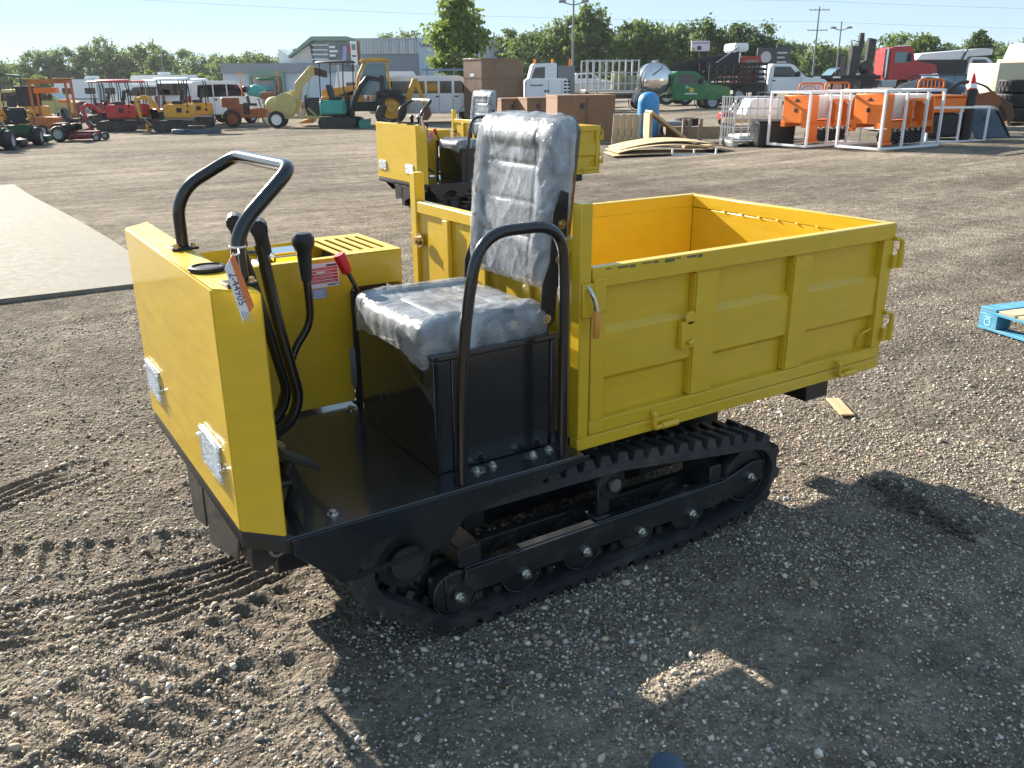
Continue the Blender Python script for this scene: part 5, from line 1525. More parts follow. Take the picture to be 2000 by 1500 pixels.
# overseeders in white shipping frames
def seeder(px, py, rot, label, lf):
    fr = bgt('shipping_frame', lf, 'frame', px, py, rot, 'white shipping frames')
    back = Vector((sin(YAW), cos(YAW), 0))*.95+Vector((cos(YAW), -sin(YAW), 0))*.42
    fr.location += back
    w, d, h = 1.95, 1.05, 1.12
    fr.location.z += .03
    for x in (-w/2, -w*.14, w*.22, w/2):
        for y in (-d/2, d/2):
            if (x in (-w*.14, w*.22)) and y > 0: continue
            part(fr, 'upright', WHTP, ('b', x-.025, x+.025, y-.025, y+.025, .0, h), bevel=.004)
    for y in (-d/2, d/2):
        for z in (0., h):
            part(fr, 'rail', WHTP, ('b', -w/2-.025, w/2+.025, y-.026, y+.026, z+.001, z+.051), bevel=.004)
    for x in (-w/2, w/2):
        for z in (0., h):
            part(fr, 'cross_rail', WHTP, ('b', x-.0245, x+.0245, -d/2+.027, d/2-.027, z+.002, z+.050), bevel=.004)
    sd_ = bgt('overseeder', label, 'seeder', px, py, rot, 'orange overseeders in frames')
    sd_.location += back
    sd_.location.z += .1
    part(sd_, 'hopper', WHTP, ('p', 'yz', [(-.32, 1.0), (.32, 1.0), (.18, .5), (-.18, .5)], -.5, .88), bevel=.01)
    part(sd_, 'drive_cover', ORG, ('b', -.84, -.52, -.42, .3, .42, 1.02), bevel=.02)
    part(sd_, 'cover_sticker', BLKM, ('c', (-.846, -.06, .70), (-.838, -.06, .70), .05), ('p', 'yz', [(-.16, .88), (-.08, .95), (.0, .88)], -.845, -.839))
    part(sd_, 'end_plate', ORG, ('p', 'yz', [(-.42, .2), (.42, .2), (.36, .95), (-.36, .95)], .885, .92), bevel=.006)
    for x in (.05, .42):
        part(sd_, 'hitch_arm', ORG, ('p', 'yz', [(-.46, .38), (-.3, .38), (-.22, .86), (-.34, .92), (-.48, .8)], x-.02, x+.02), bevel=.004)
    part(sd_, 'hitch_bar', ORG, ('b', -.05, .5, -.44, -.34, .86, .92), bevel=.006)
    part(sd_, 'main_beam', ORG, ('b', -.85, .9, -.40, -.24, .34, .46), ('b', -.85, .9, .2, .32, .34, .46), bevel=.006)
    part(sd_, 'side_frame', ORG, ('b', -.85, -.5, -.43, -.401, .08, .339), ('b', -.88, -.48, -.46, -.39, .02, .079), bevel=.006)
    roll = MB()
    for i in range(16):
        x = -.42+.08*i
        for k in range(12):
            a = 2*pi*(k+.5*(i % 2))/12
            roll.ell((x, -.18+.13*cos(a), .15+.13*sin(a)), (.034, .026, .026), 6, 4)
        roll.lathe([(.001, -.03), (.12, -.03), (.12, .03), (.001, .03)], (x, -.18, .15), 'x', 12)
    tag(roll.build('spiked_roller', CHAS, sd_), kind='stuff')
    for i in range(6):
        part(sd_, 'seed_tube', WHTP, ('c', (-.35+.2*i, -.25, .42), (-.35+.2*i, -.25, .26), .03))
    return sd_
seeder(1580, 291, .60, 'orange overseeder with white hopper in the left shipping frame', 'left white steel shipping frame')
seeder(1728, 297, .56, 'orange overseeder with white hopper in the right shipping frame, nearer the camera', 'right white steel shipping frame')
# third low frame with orange spreader
fr = bgt('shipping_frame', 'low white open frame right of the two seeder frames', 'frame', 1842, 276, .22, 'white shipping frames')
for x in (-.75, .05, .75):
    part(fr, 'upright', WHTP, ('b', x-.022, x+.022, -.4, -.356, 0, .72), bevel=.004)
part(fr, 'upright', WHTP, ('b', .728, .772, .356, .4, 0, .72), bevel=.004)
part(fr, 'rail', WHTP, ('b', -1.1, .78, -.402, -.354, .721, .765), ('b', .73, .775, -.353, .4, .721, .765), bevel=.004)
part(fr, 'rail', WHTP, ('b', -1.1, .78, -.402, -.354, -.001, .04), ('b', -1.1, .78, .354, .402, -.001, .04), ('b', .73, .775, -.353, .353, .0, .04), bevel=.004)
r = bgt('orange_implement', 'black and orange implement inside the low white frame', 'implement', 1822, 274, .22)
part(r, 'cover', ORG, ('b', -.55, .5, -.3, .35, .62, .95), ('p', 'xz', [(-.6, .951), (.5, .951), (.45, 1.0), (-.5, 1.0)], -.34, .38), bevel=.02)
part(r, 'gear_case', BLKM, ('b', -.5, .4, -.3, .3, .08, .6), bevel=.04)
part(r, 'hose', BLKM, ('t', fillet([(-.5, -.35, .1), (-.1, -.45, .06), (.4, -.38, .05)], .15), .02, 6))
r = bgt('black_post', 'thick black upright tube beside the low white frame', 'post', 1882, 272, 0)
part(r, 'tube', BLKM, ('l', [(.14, 0), (.14, 1.09), (.12, 1.1), (.12, .9), (.001, .9)], (0, 0, 0), 'z', 20))
r = bgt('traffic_cone', 'red and white traffic cone on top of the black tube', 'cone', 1882, 272, 0)
r.location.z += 1.1
r.scale = (.75, .75, .75)
part(r, 'cone', REDK, ('l', [(.15, 0), (.14, .02), (.03, .44), (.02, .45), (.001, .45)], (0, 0, 0), 'z', 18))
part(r, 'white_band', WHTP, ('l', [(.145, .03), (.112, .16), (.108, .16), (.14, .03), (.145, .03)], (0, 0, 0), 'z', 18))
# tarp heap, grapple and bucket
r = bgt('tarp_heap', 'black tarp covered heap behind the frames', 'tarp', 1808, 252, .1)
o = MB(); n_ = 18; vs, fs = [], []
for j in range(n_+1):
    for i in range(n_+1):
        x, y = -1.5+3*i/n_, -.8+1.6*j/n_
        h = max(0, 1-(x/1.5)**2)*max(0, 1-(y/.8)**2)
        vs.append((x, y, 1.35*h**.5+.08*noise.noise(Vector((x*3, y*3, 1)))*(h > 0)))
for j in range(n_):
    for i in range(n_):
        a = j*(n_+1)+i; fs.append((a, a+1, a+n_+2, a+n_+1))
o.add(vs, fs).build('tarp', TARP, r, smooth=80)
r = bgt('grapple', 'brown log grapple with curved tines beside the tyre stack', 'grapple', 1905, 258, .1)
for i in range(4):
    y = -.35+.23*i
    part(r, 'tine', pm('brown_steel', (.10, .052, .03), .6, var=.3), ('p', 'xz', [(-.3, .95), (.2, .9), (.6, .7), (.72, .4), (.6, .15), (.52, .4), (.4, .6), (.1, .72), (-.3, .75)], y-.03, y+.03), bevel=.008)
part(r, 'side_plate', RUST, ('p', 'xz', [(-.6, .35), (.1, .45), (.3, .75), (.05, 1.0), (-.55, .9)], -.42, -.37), bevel=.01)
part(r, 'arm', CHAS, ('t', fillet([(-1.0, 0, .95), (-.6, 0, 1.22), (-.3, 0, 1.2), (-.1, 0, .9)], .15), .045, 8), ('t', fillet([(-.3, -.1, 1.2), (.0, -.15, 1.1), (.25, -.1, .92)], .1), .025, 6))
r = bgt('loader_bucket', 'wrapped dark loader bucket on the ground at the right', 'bucket', 1912, 268, .15)
part(r, 'shell', BTARP, ('p', 'yz', [(-.5, .0), (.45, .0), (.5, .5), (.3, .68), (.1, .62), (-.2, .3)], -.42, .42), bevel=.03)
part(r, 'side_plate', BLKM, ('p', 'yz', [(-.52, .0), (.47, .0), (.52, .52), (.3, .7), (.08, .64)], .421, .46), bevel=.01)
# tyre stack at the right edge
for i, nm in enumerate(('bottom', 'middle', 'top')):
    r = bgt('truck_tyre', nm+' truck tyre of the stack of three at the right edge', 'tyre', 1980, 243, .1+.4*i, 'stacked truck tyres')
    r.location.z += .10+.37*i
    tyre_flat(r, .02*i, .015*i, .185, .56, .365)
r = bgt('wood_pallet', 'plain wooden pallet under the truck tyres', 'pallet', 1978, 243, .1)
for i in range(5):
    part(r, 'board', WOOD, ('b', -.6, .6, -.55+.235*i, -.39+.235*i, .075, .095))
for x in (-.5, 0, .5):
    part(r, 'bearer', WOOD, ('b', x-.05, x+.05, -.55, .55, .0, .0745))
# beige boxes
r = bgt('beige_container', 'large beige steel box with folded side behind the tyre stack', 'container', 1998, 0, .12, s=32)
part(r, 'box', BEIGE, ('p', 'xy', [(-1.7, -.7), (-.3, -1.0), (2.2, -.8), (2.2, 1.0), (-1.7, 1.0)], .0, 1.63), bevel=.02)
part(r, 'lid_strip', pm('tan_board', (.42, .33, .22), .7), ('b', -.8, 2.3, -.7, .8, 1.631, 1.76), bevel=.02)
part(r, 'red_tag', RED, ('b', -.4, -.1, -.72, -.69, 1.66, 1.74), smooth=0)
r = bgt('grey_cabinet', 'small grey cabinet on top of the beige box', 'cabinet', 2000, 0, .1, s=32)
r.location.z += 1.76
part(r, 'cabinet', LGREY, ('p', 'xz', [(-.75, 0), (1.2, 0), (1.2, .5), (-.6, .5)], -.6, .6), bevel=.015)
part(r, 'knob', BLKM, ('c', (.4, -.62, .25), (.4, -.6, .25), .04))
# blue steel tank/box
r = bgt('blue_skip', 'long blue grey steel skip behind the seeder frames', 'skip', 1850, 0, .06, s=42)
part(r, 'side', BLUG, ('p', 'xz', [(-.95, .2), (-1.0, 1.25), (1.05, 1.25), (1.0, .2)], -.8, .8), bevel=.02)
for x in (-.7, -.2, .3, .8):
    part(r, 'rib', BLUG, ('b', x-.05, x+.05, -.85, -.801, .2, 1.24), bevel=.01)
part(r, 'rim', NAVY, ('b', -1.05, 1.1, -.86, .86, 1.251, 1.31), bevel=.01)

# red lorry with grapple crane
r = bgt('crane_truck', 'red lorry with folded black grapple crane on its flat bed', 'truck', 1738, 0, .04, s=61)
part(r, 'cab', RED, ('p', 'xz', [(-.75, 1.0), (-.78, 2.85), (-.6, 3.0), (.55, 3.05), (.75, 2.9), (.95, 2.15), (2.3, 1.95), (2.5, 1.75), (2.55, 1.0)], -1.1, 1.1), bevel=.06, segs=2)
part(r, 'side_window', GLSB, ('p', 'xz', [(-.42, 2.05), (-.40, 2.7), (.38, 2.7), (.5, 2.05)], -1.112, -1.08))
part(r, 'windscreen', GLSB, ('p', 'xz', [(.73, 2.8), (.79, 2.8), (.99, 2.2), (.92, 2.18)], -.95, .95))
part(r, 'mirror', BLKM, ('b', .42, .58, -1.35, -1.15, 2.1, 2.6), bevel=.02)
part(r, 'bumper', BLKM, ('b', 2.0, 2.65, -1.12, 1.12, .6, .999), bevel=.04)
part(r, 'headlamp', LAMP, ('b', 2.2, 2.57, -1.112, -.85, 1.15, 1.4), bevel=.03)
part(r, 'wheel_arch', BLKM, ('l', [(.62, -.03), (.72, 0), (.62, .03), (.62, -.03)], (1.2, -1.09, .62), 'y', 24))
part(r, 'exhaust_guard', CHROM, ('b', -.95, -.79, -1.0, -.7, 1.1, 2.9), bevel=.03)
part(r, 'roof_lamp', LAMP, ('b', .3, .6, -.8, .8, 3.05, 3.13), bevel=.02)
part(r, 'fuel_tank', LGREY, ('b', -1.1, -.1, -1.12, -.7, .55, .99), bevel=.04)
part(r, 'flat_bed', pm('dark_bed', (.03, .02, .018), .6), ('b', -6.2, -1.2, -1.15, 1.15, 1.05, 1.3), bevel=.01)
part(r, 'side_marker', WHTP, ('b', -5.7, -5.2, -1.17, -1.15, 1.12, 1.24), smooth=0)
part(r, 'side_marker', WHTP, ('b', -4.4, -3.9, -1.17, -1.15, 1.12, 1.24), smooth=0)
for i in range(7):
    part(r, 'bulkhead_bar', CHAS, ('c', (-3.6+.07*i, -.9+.28*i, 1.3), (-3.6+.07*i, -.9+.28*i, 2.5), .03, .03, 6))
part(r, 'crane_base', CHAS, ('b', -2.2, -1.3, -.6, .6, .5, 1.4), bevel=.04)
part(r, 'crane_column', CHAS, ('b', -2.05, -1.5, -.35, .35, 1.4, 2.2), ('b', -2.95, -2.5, -.3, .3, 1.3, 3.1), ('b', -1.85, -1.65, -.15, .15, 2.0, 3.55), bevel=.03)
part(r, 'crane_boom', CHAS, ('p', 'xz', [(-2.7, 1.5), (-2.45, 1.4), (-2.15, 3.3), (-2.2, 3.9), (-2.45, 3.9), (-2.5, 3.3)], -.16, .16), ('p', 'xz', [(-1.9, 1.6), (-1.45, 1.6), (-1.35, 3.5), (-1.85, 3.6)], -.2, .2), bevel=.02)
part(r, 'crane_hose', CHAS, ('t', fillet([(-2.4, -.2, 3.3), (-3.1, -.2, 3.5), (-2.9, -.2, 2.9), (-2.5, -.2, 2.6)], .2), .025, 6), ('t', fillet([(-1.5, -.25, 3.4), (-1.1, -.25, 3.5), (-1.2, -.25, 2.8)], .2), .025, 6))
part(r, 'rotator', CHAS, ('e', (-2.05, -.3, 1.75), (.35, .3, .4), 12, 8))
for x in (-5.2, -4.0, 1.2):
    wheel(r, x, -.95, .53, .53, .3); wheel(r, x, .95, .53, .53, .3)
# dark pickup and white service truck behind
pickup(1645, 0, .05, 'dark_pickup', 'dark blue pickup with pale roof behind the crane lorry', 'pickup', NAVY, kind='suv', s=70, flip=-1, sc=1.05)
r = pickup(1882, 0, .05, 'service_truck', 'white truck with tipper hoist behind the blue skip', 'truck', WHT, kind='pickup', s=68, sc=1.15)
part(r, 'tipper_body', BLKM, ('b', -3.6, -.6, -1.05, 1.05, .95, 1.8), bevel=.03)
part(r, 'cover', WHT, ('p', 'xz', [(-3.9, 1.82), (-3.6, 2.2), (.6, 2.5), (1.0, 2.45), (1.0, 2.1), (-.55, 2.0), (-.6, 1.81)], -1.0, 1.0), bevel=.05)
part(r, 'tarp_bow', BLKM, ('t', fillet([(-1.0, -1.1, 1.8), (-.7, -1.1, 2.55), (.9, -1.1, 2.62)], .2), .05, 6))
wheel(r, -2.4, -.85, .42, .42, .3); wheel(r, -2.4, .85, .42, .42, .3)
# small orange rails glimpsed behind the frames
for px, lb in ((1575, 'small orange guard rail behind the left shipping frame'), (1625, 'wider orange guard rail behind the two shipping frames'), (1805, 'small orange guard rail left of the traffic cone')):
    r = bgt('guard_rail', lb, 'rail', px, 262, .05, 'orange guard rails')
    part(r, 'hoop', ORG, ('t', fillet([(-.35, 0, 0), (-.32, 0, 1.32), (.32, 0, 1.32), (.35, 0, 0)], .1), .025, 6))
    for i in range(5):
        part(r, 'bar', ORG, ('c', (-.2+.1*i, 0, 1.12), (-.2+.1*i, 0, 1.31), .014, .014, 6))
    part(r, 'lower_bar', ORG, ('c', (-.33, 0, 1.12), (.33, 0, 1.12), .02, .02, 6))
# ------------------------------------------------------------------ buildings, signs, poles
def corr(name, px0, px1, s, z0, z1, mat, parent=None):
    pass
LBLU = pm('pale_blue_cladding', (.46, .53, .60), .55, var=.04)
DGRY = pm('dark_grey_fascia', (.22, .25, .28), .6, var=.05)
SGRN = pm('sage_green_trim', (.16, .27, .20), .55)
CORR = pm('corrugated_silver', (.42, .45, .47), .35, metal=.4, var=.08)
r = bgt('metal_warehouse', 'large grey corrugated metal building with pale blue end and lettering', 'building', 850, 0, .02, s=120)
K = 13.8
part(r, 'lower_wall', DGRY, ('b', -11.0, -1.7, 0, 18, 0, 5.3), smooth=0)
part(r, 'end_wall', LBLU, ('b', -1.69, 9.2, -.3, 17.5, 0, 7.15), smooth=0)
for i in range(46):
    x = -10.9+i*.36
    if x < -2.0:
        part(r, 'cladding_rib', CORR if i % 3 else LGREY, ('b', x, x+.30, -.22, -.01, 5.25, 6.95), smooth=0)
part(r, 'upper_wall', CORR, ('b', -11.0, -1.7, .0, 17.9, 5.3, 6.96), smooth=0)
part(r, 'parapet', LGREY, ('b', -11.2, -1.7, -.35, 18, 6.961, 7.15), smooth=0)
text_mesh('lettering', 'Union Co', .85, INK, r, Matrix.Translation((-1.55, -.36, 6.05)) @ Matrix.Rotation(pi/2, 4, 'X'), extrude=.03)
for i in range(9):
    part(r, 'cladding_rib', CORR if i % 2 else LBLU, ('b', 6.0+i*.36, 6.3+i*.36, -.45, -.31, 3.0, 7.1), smooth=0)
for x in (-9.5, -8.2, -3.0, -1.9):
    part(r, 'loading_post', RUST if x == -8.2 else GREY, ('b', x-.1, x+.1, -.9, -.6, 0, 3.2), smooth=0)
r = bgt('office_building', 'low pale blue office building with green entrance and angular glazed roof', 'building', 570, 0, .04, s=105)
part(r, 'wall', LBLU, ('b', -7.4, 6.0, 0, 12, 0, 3.1), smooth=0)
part(r, 'side_wall', WHT, ('p', 'xy', [(-8.5, 6.0), (-7.42, .0), (-7.42, 11)], 0, 3.7), smooth=0)
part(r, 'fascia', DGRY, ('b', -7.5, 6.2, -.3, 12.2, 3.11, 4.15), smooth=0)
part(r, 'entrance_frame', SGRN, ('b', -4.4, -.4, -.5, -.01, 2.75, 3.35), ('b', -4.4, -4.1, -.5, -.01, 0, 2.74), ('b', -.7, -.4, -.5, -.01, 0, 2.74), smooth=0)
for i in range(6):
    part(r, 'entrance_glass', GLS, ('b', -4.05+.56*i, -3.55+.56*i, -.25, -.02, .1, 2.7), smooth=0)
part(r, 'glass_tower', GLSB, ('b', 2.9, 6.7, .6, 10, 4.16, 6.5), smooth=0)
for z in (4.5, 5.0, 5.5, 6.0):
    part(r, 'sun_blade', WHT, ('b', 2.8, 4.6, .3, .58, z, z+.13), smooth=0)
for x in (4.8, 5.6, 6.4):
    part(r, 'mullion', SGRN, ('b', x-.08, x+.08, .4, .59, 4.16, 6.5), smooth=0)
part(r, 'roof_slope', SGRN, ('p', 'xz', [(.3, 4.7), (.3, 4.95), (3.0, 6.95), (6.95, 6.95), (6.95, 6.51), (3.1, 6.51)], -.6, 10.5), smooth=0)
part(r, 'roof_wing', WHT, ('p', 'xz', [(-1.1, 4.16), (-1.1, 5.7), (.28, 4.85), (2.5, 6.1), (2.75, 4.16)], 1.0, 9.5), smooth=0)
r = bgt('billboard', 'grey and white billboard with coloured graphics before the offices', 'sign', 690, 0, .1, s=80)
part(r, 'board', pm('sign_grey', (.14, .15, .17), .5), ('b', -1.7, .2, -.15, .15, 3.5, 5.25), bevel=.02)
part(r, 'white_panel', WHTP, ('b', .201, .75, -.17, .15, 3.5, 5.4), bevel=.02)
part(r, 'edge_panel', RUST, ('b', .76, 1.0, -.1, .15, 3.5, 5.4), bevel=.02)
part(r, 'print_block', PAPER, *[('b', -1.6, -1.1+.2*(i == 1), -.165, -.151, 4.85-.34*i, 5.03-.34*i) for i in range(3)], smooth=0)
part(r, 'print_block', PBLU, ('p', 'xz', [(-.6, 3.65), (-.25, 3.65), (-.1, 4.95), (-.4, 5.05)], -.165, -.151), smooth=0)
part(r, 'print_block', PRED, ('b', -.05, .12, -.165, -.151, 4.4, 5.0), smooth=0)
part(r, 'logo_block', SGRN, ('b', .3, .65, -.185, -.171, 4.7, 5.15), smooth=0)
part(r, 'logo_block', INK, ('b', .3, .65, -.185, -.171, 4.15, 4.27), smooth=0)
for x in (-1.0, .5):
    part(r, 'leg', STEEL, ('b', x-.08, x+.08, -.08, .08, 0, 3.499), smooth=0)
r = bgt('billboard', 'small white and lilac roadside sign above the dump truck', 'sign', 1366, 0, .05, s=95)
part(r, 'board', pm('lilac_sign', (.62, .55, .62), .5, var=.1, vscale=1), ('b', -.95, .95, -.1, .1, 4.0, 4.98), bevel=.02)
part(r, 'print_block', pm('purple_print', (.25, .12, .28), .5), *[('b', -.85+.122*i, -.77+.122*i, -.115, -.101, 4.7, 4.84) for i in range(14)], smooth=0).__setitem__('kind', 'stuff')
part(r, 'print_block', pm('leaf_print', (.2, .42, .08), .5), ('b', -.9, -.55, -.115, -.101, 4.03, 4.35), smooth=0)
part(r, 'print_block', INK, ('b', -.35, .1, -.115, -.101, 4.1, 4.5), smooth=0)
part(r, 'leg', BLKM, ('b', -.1, .1, -.08, .08, 0, 3.999), smooth=0)
r = bgt('billboard', 'dark advertising board with white emblem right of the dump truck cab', 'sign', 1508, 0, .05, s=85)
part(r, 'board', pm('dark_sign', (.045, .05, .055), .5, var=.3, vscale=1), ('b', -1.55, 1.55, -.12, .12, 2.3, 3.85), bevel=.02)
part(r, 'board_top', MATS['dark_sign'], ('b', .2, 1.45, -.1, .1, 3.851, 4.1), bevel=.02)
part(r, 'emblem', LGREY, ('l', [(.001, 0), (.5, 0), (.5, .02), (.001, .02)], (-.75, -.141, 3.05), 'y', 20))
for i in range(3):
    part(r, 'print_line', LGREY, ('b', .3, 1.2-.2*(i % 2), -.135, -.121, 2.55+.4*i, 2.7+.4*i), smooth=0)
part(r, 'leg', STEEL, ('b', -.12, .12, -.1, .1, 0, 2.299), smooth=0)

def pole(px, s, h, label, kind):
    r = bgt('utility_pole' if kind == 'u' else 'light_pole', label, 'pole', px, 0, 0, s=s)
    part(r, 'shaft', GREY, ('c', (0, 0, 0), (0, 0, h), .12 if kind == 'u' else .10, .08 if kind == 'u' else .07))
    if kind == 'u':
        for z in (h-.4, h-2.6):
            part(r, 'cross_arm', GREY, ('b', -1.2, 1.2, -.05, .05, z, z+.09), smooth=0)
            for x in (-1.1, -.5, .5, 1.1):
                part(r, 'insulator', LGREY, ('c', (x, 0, z+.09), (x, 0, z+.26), .04))
    else:
        part(r, 'lamp_arm', GREY, ('t', fillet([(-.9, 0, h-.7), (0, 0, h-.95), (.9, 0, h-.7)], .3), .05, 6))
        for x in (-1, 1):
            part(r, 'floodlight', GREY, ('b', x*.9-.3, x*.9+.3, -.25, .25, h-.75, h-.55), bevel=.04)
    return r
pole(1121, 75, 8.4, 'tall light pole rising between the trees in the centre', 'l')
pl = pole(1588, 110, 8.6, 'wooden utility pole with two cross arms at the right', 'u')
pole(1633, 105, 6.7, 'grey light pole with twin lamps right of the utility pole', 'l')
pole(327, 130, 6.5, 'thin distant pole in front of the left wood', 'l')
# overhead wires
a, b = far(-700, 95), far(1590, 110)
c = far(3000, 160)
for k, (p0, z0, p1, z1, lb) in enumerate(((a, 17.5, b, 9.2, 'upper faint overhead wire crossing the sky on the left'), (a, 14.5, b, 7.0, 'lower faint overhead wire crossing the sky on the left'),
                                          (b, 9.2, c, 12.5, 'upper faint overhead wire crossing the sky on the right'), (b, 7.0, c, 9.5, 'lower faint overhead wire crossing the sky on the right'))):
    pts = []
    for i in range(25):
        t = i/24; p = p0.lerp(p1, t)
        pts.append((p.x, p.y, p.z+z0*(1-t)+z1*t-2.5*4*t*(1-t)*.6))
    w_ = MB().tube(pts, .011, 5).build('overhead_wire', GREY)
    tag(w_, lb, 'wire', 'overhead wires')

# ------------------------------------------------------------------ trees
def leaf_material(name, c1, c2):
    ma = bpy.data.materials.new(name); ma.use_nodes = True
    n, l = ma.node_tree.nodes, ma.node_tree.links
    b = n['Principled BSDF']
    b.inputs['Roughness'].default_value = .6
    b.inputs['Specular IOR Level'].default_value = .3
    tr = n.new('ShaderNodeBsdfTranslucent')
    mx = n.new('ShaderNodeMixShader'); mx.inputs[0].default_value = .45
    oi = n.new('ShaderNodeNewGeometry')
    rp = n.new('ShaderNodeValToRGB')
    rp.color_ramp.elements[0].color = (*c1, 1); rp.color_ramp.elements[1].color = (*c2, 1)
    l.new(oi.outputs['Random Per Island'], rp.inputs[0])
    l.new(rp.outputs[0], b.inputs['Base Color'])
    hs = n.new('ShaderNodeHueSaturation'); hs.inputs['Hue'].default_value = .485; hs.inputs['Value'].default_value = 1.5
    l.new(rp.outputs[0], hs.inputs['Color'])
    l.new(hs.outputs[0], tr.inputs[0])
    l.new(b.outputs[0], mx.inputs[1]); l.new(tr.outputs[0], mx.inputs[2])
    l.new(mx.outputs[0], n['Material Output'].inputs[0])
    return ma
LEAFS = [leaf_material('leaf_mid', (.045, .085, .020), (.12, .18, .040)), leaf_material('leaf_dark', (.035, .068, .022), (.085, .135, .038)), leaf_material('leaf_light', (.075, .13, .022), (.16, .22, .045))]
BARK = pm('bark', (.10, .08, .06), .9, var=.3, bump=.5, bscale=20)

def crown_points(rg, w, h, base, nclump, nleaf, shape='round'):
    """leaf faces gathered in clumps through the crown volume; returns vertices and quads"""
    cl = []
    tries = 0
    while len(cl) < nclump and tries < 20000:
        tries += 1
        a, b, c = rg.uniform(-1, 1), rg.uniform(-1, 1), rg.uniform(-1, 1)
        rr = a*a+b*b+c*c
        if rr > 1 or rr < .16 and rg.random() < .7: continue
        t = (c+1)/2
        k = {'round': 1.0, 'tall': .75+.25*sin(pi*t), 'cone': 1.15-.75*t, 'wide': 1.0}[shape]
        lump = .72+.42*noise.noise(Vector((a*1.9+w*7, b*1.9, c*1.9+h)))
        cl.append((a*w/2*k*lump*1.12, b*w/2*k*lump*1.12, base+(h-base)*(.04+.93*t)*(.94+.10*lump), rg.uniform(.65, 1.25)))
    C_ = np.array(cl)
    N = nclump*nleaf
    ci = np.repeat(np.arange(len(C_)), nleaf)
    N = len(ci)
    g = np.random.default_rng(rg.randrange(1 << 30))
    rad = w*.105*C_[ci, 3]
    P = C_[ci, :3]+g.normal(0, 1, (N, 3))*np.stack([rad, rad, rad*.75], 1)*.62
    sz = g.uniform(.6, 1.25, N)*w*.030+.05
    u = g.normal(0, 1, (N, 3)); u /= np.linalg.norm(u, axis=1)[:, None]
    v = np.cross(u, g.normal(0, 1, (N, 3))); v /= np.linalg.norm(v, axis=1)[:, None]
    u *= sz[:, None]; v *= (sz*.62)[:, None]
    V = np.stack([P-u, P-v*.9, P+u, P+v*.9], 1).reshape(-1, 3)
    return V, np.arange(N*4).reshape(-1, 4)

def crown_obj(name, V, F, mat, parent=None):
    me = np_mesh(name, V, F, 4)
    me.materials.append(mat)
    o = bpy.data.objects.new(name, me)
    COL.objects.link(o)
    if parent: o.parent = parent
    return o

def trunk(parent, h, w, base, rg):
    q = MB()
    r0 = .022*h+.05
    q.tube([(0, 0, -.1), (.02*h, 0, h*.3), (-.01*h, .01*h, h*.62), (.02*h, 0, h*.88)], [r0, r0*.8, r0*.5, r0*.15], 8)
    for i in range(7):
        a = 2*pi*i/7+rg.random(); z = base+(h-base)*(.02+.08*i)
        L = w*.40*(1-.07*i)
        q.tube([(0, 0, z), (cos(a)*L*.5, sin(a)*L*.5, z+L*.35), (cos(a)*L, sin(a)*L, z+L*.62)], [r0*.4, r0*.26, r0*.08], 6)
    return q.build('trunk', BARK, parent)

def tree(px, s, toppy, wpx, label, shape='round', leaf=0, seed=1, ncl=70, nl=42, base=.22):
    """size from the photo: crown top row and crown width at that distance"""
    rg = random.Random(seed)
    root = bgt('tree', label, 'tree', px, 0, rg.uniform(-1, 1), s=s)
    d = (root.location-CAM).dot(FW)
    k = FPX/d
    zt = CAM.z + ((root.location - CAM).length)*math.tan(math.atan((750-toppy)/FPX)-PITCH)*cos(math.atan((px-1000)/FPX))**0
    h = max(3.0, zt-root.location.z)
    w = wpx/k*1.28
    V, F = crown_points(rg, w, h, h*base, ncl, nl, shape)
    crown_obj('crown', V, F, LEAFS[leaf], root)
    trunk(root, h*.95, w, h*base, rg)
    return root

TL = [  # px, s, top row, crown width px, shape, leaf, label
    (902, 62, -22, 106, 'tall', 2, 'tall bright green tree standing in front of the warehouse', 105, 50),
    (995, 118, 48, 62, 'tall', 1, 'dark narrow tree just right of the warehouse', 70, 42),
    (1032, 112, 62, 70, 'round', 0, 'rounded tree second to the right of the warehouse', 70, 42),
    (1092, 110, 36, 80, 'tall', 0, 'tall green tree left of the central light pole', 80, 42),
    (1150, 108, 14, 100, 'tall', 0, 'tallest tree of the central row right of the light pole', 110, 46),
    (1208, 118, 46, 80, 'round', 1, 'darker tree right of the tallest central tree', 80, 42),
    (1255, 104, 38, 100, 'round', 0, 'broad leafy tree above the stainless tank', 100, 44),
    (1318, 108, 50, 88, 'round', 0, 'leafy tree left of the lilac sign', 80, 42),
    (1378, 100, 30, 78, 'tall', 1, 'dark tree rising behind the lilac sign', 80, 42),
    (1440, 100, 50, 70, 'round', 1, 'dark rounded tree above the dump truck body', 80, 42),
    (1488, 98, 47, 58, 'tall', 1, 'dark tree at the right end of the central row', 70, 42),
    (1532, 105, 88, 50, 'round', 1, 'small dark tree right of the dark advertising board', 50, 36),
    (1600, 140, 94, 84, 'wide', 0, 'low green tree around the utility pole foot', 60, 36),
    (1668, 140, 100, 80, 'wide', 0, 'low green tree behind the dark pickup', 60, 36),
    (1748, 118, 80, 90, 'round', 0, 'rounded tree behind the crane and red cab', 80, 40),
    (1800, 112, 84, 80, 'round', 0, 'rounded tree right of the red cab', 80, 40),
    (1852, 118, 90, 40, 'round', 0, 'pale small tree left of the dense round tree', 30, 30),
    (1902, 92, 71, 54, 'cone', 1, 'dense dark round tree near the right edge', 110, 46),
    (1948, 130, 104, 60, 'wide', 0, 'low tree above the beige box', 50, 34)]
for i, (px, s, tp_, wp, shp, lf, lb, nc, nl) in enumerate(TL):
    tree(px, s, tp_, wp, lb, shp, lf, 100+i, nc, nl, base=.12 if i == 0 else .1)

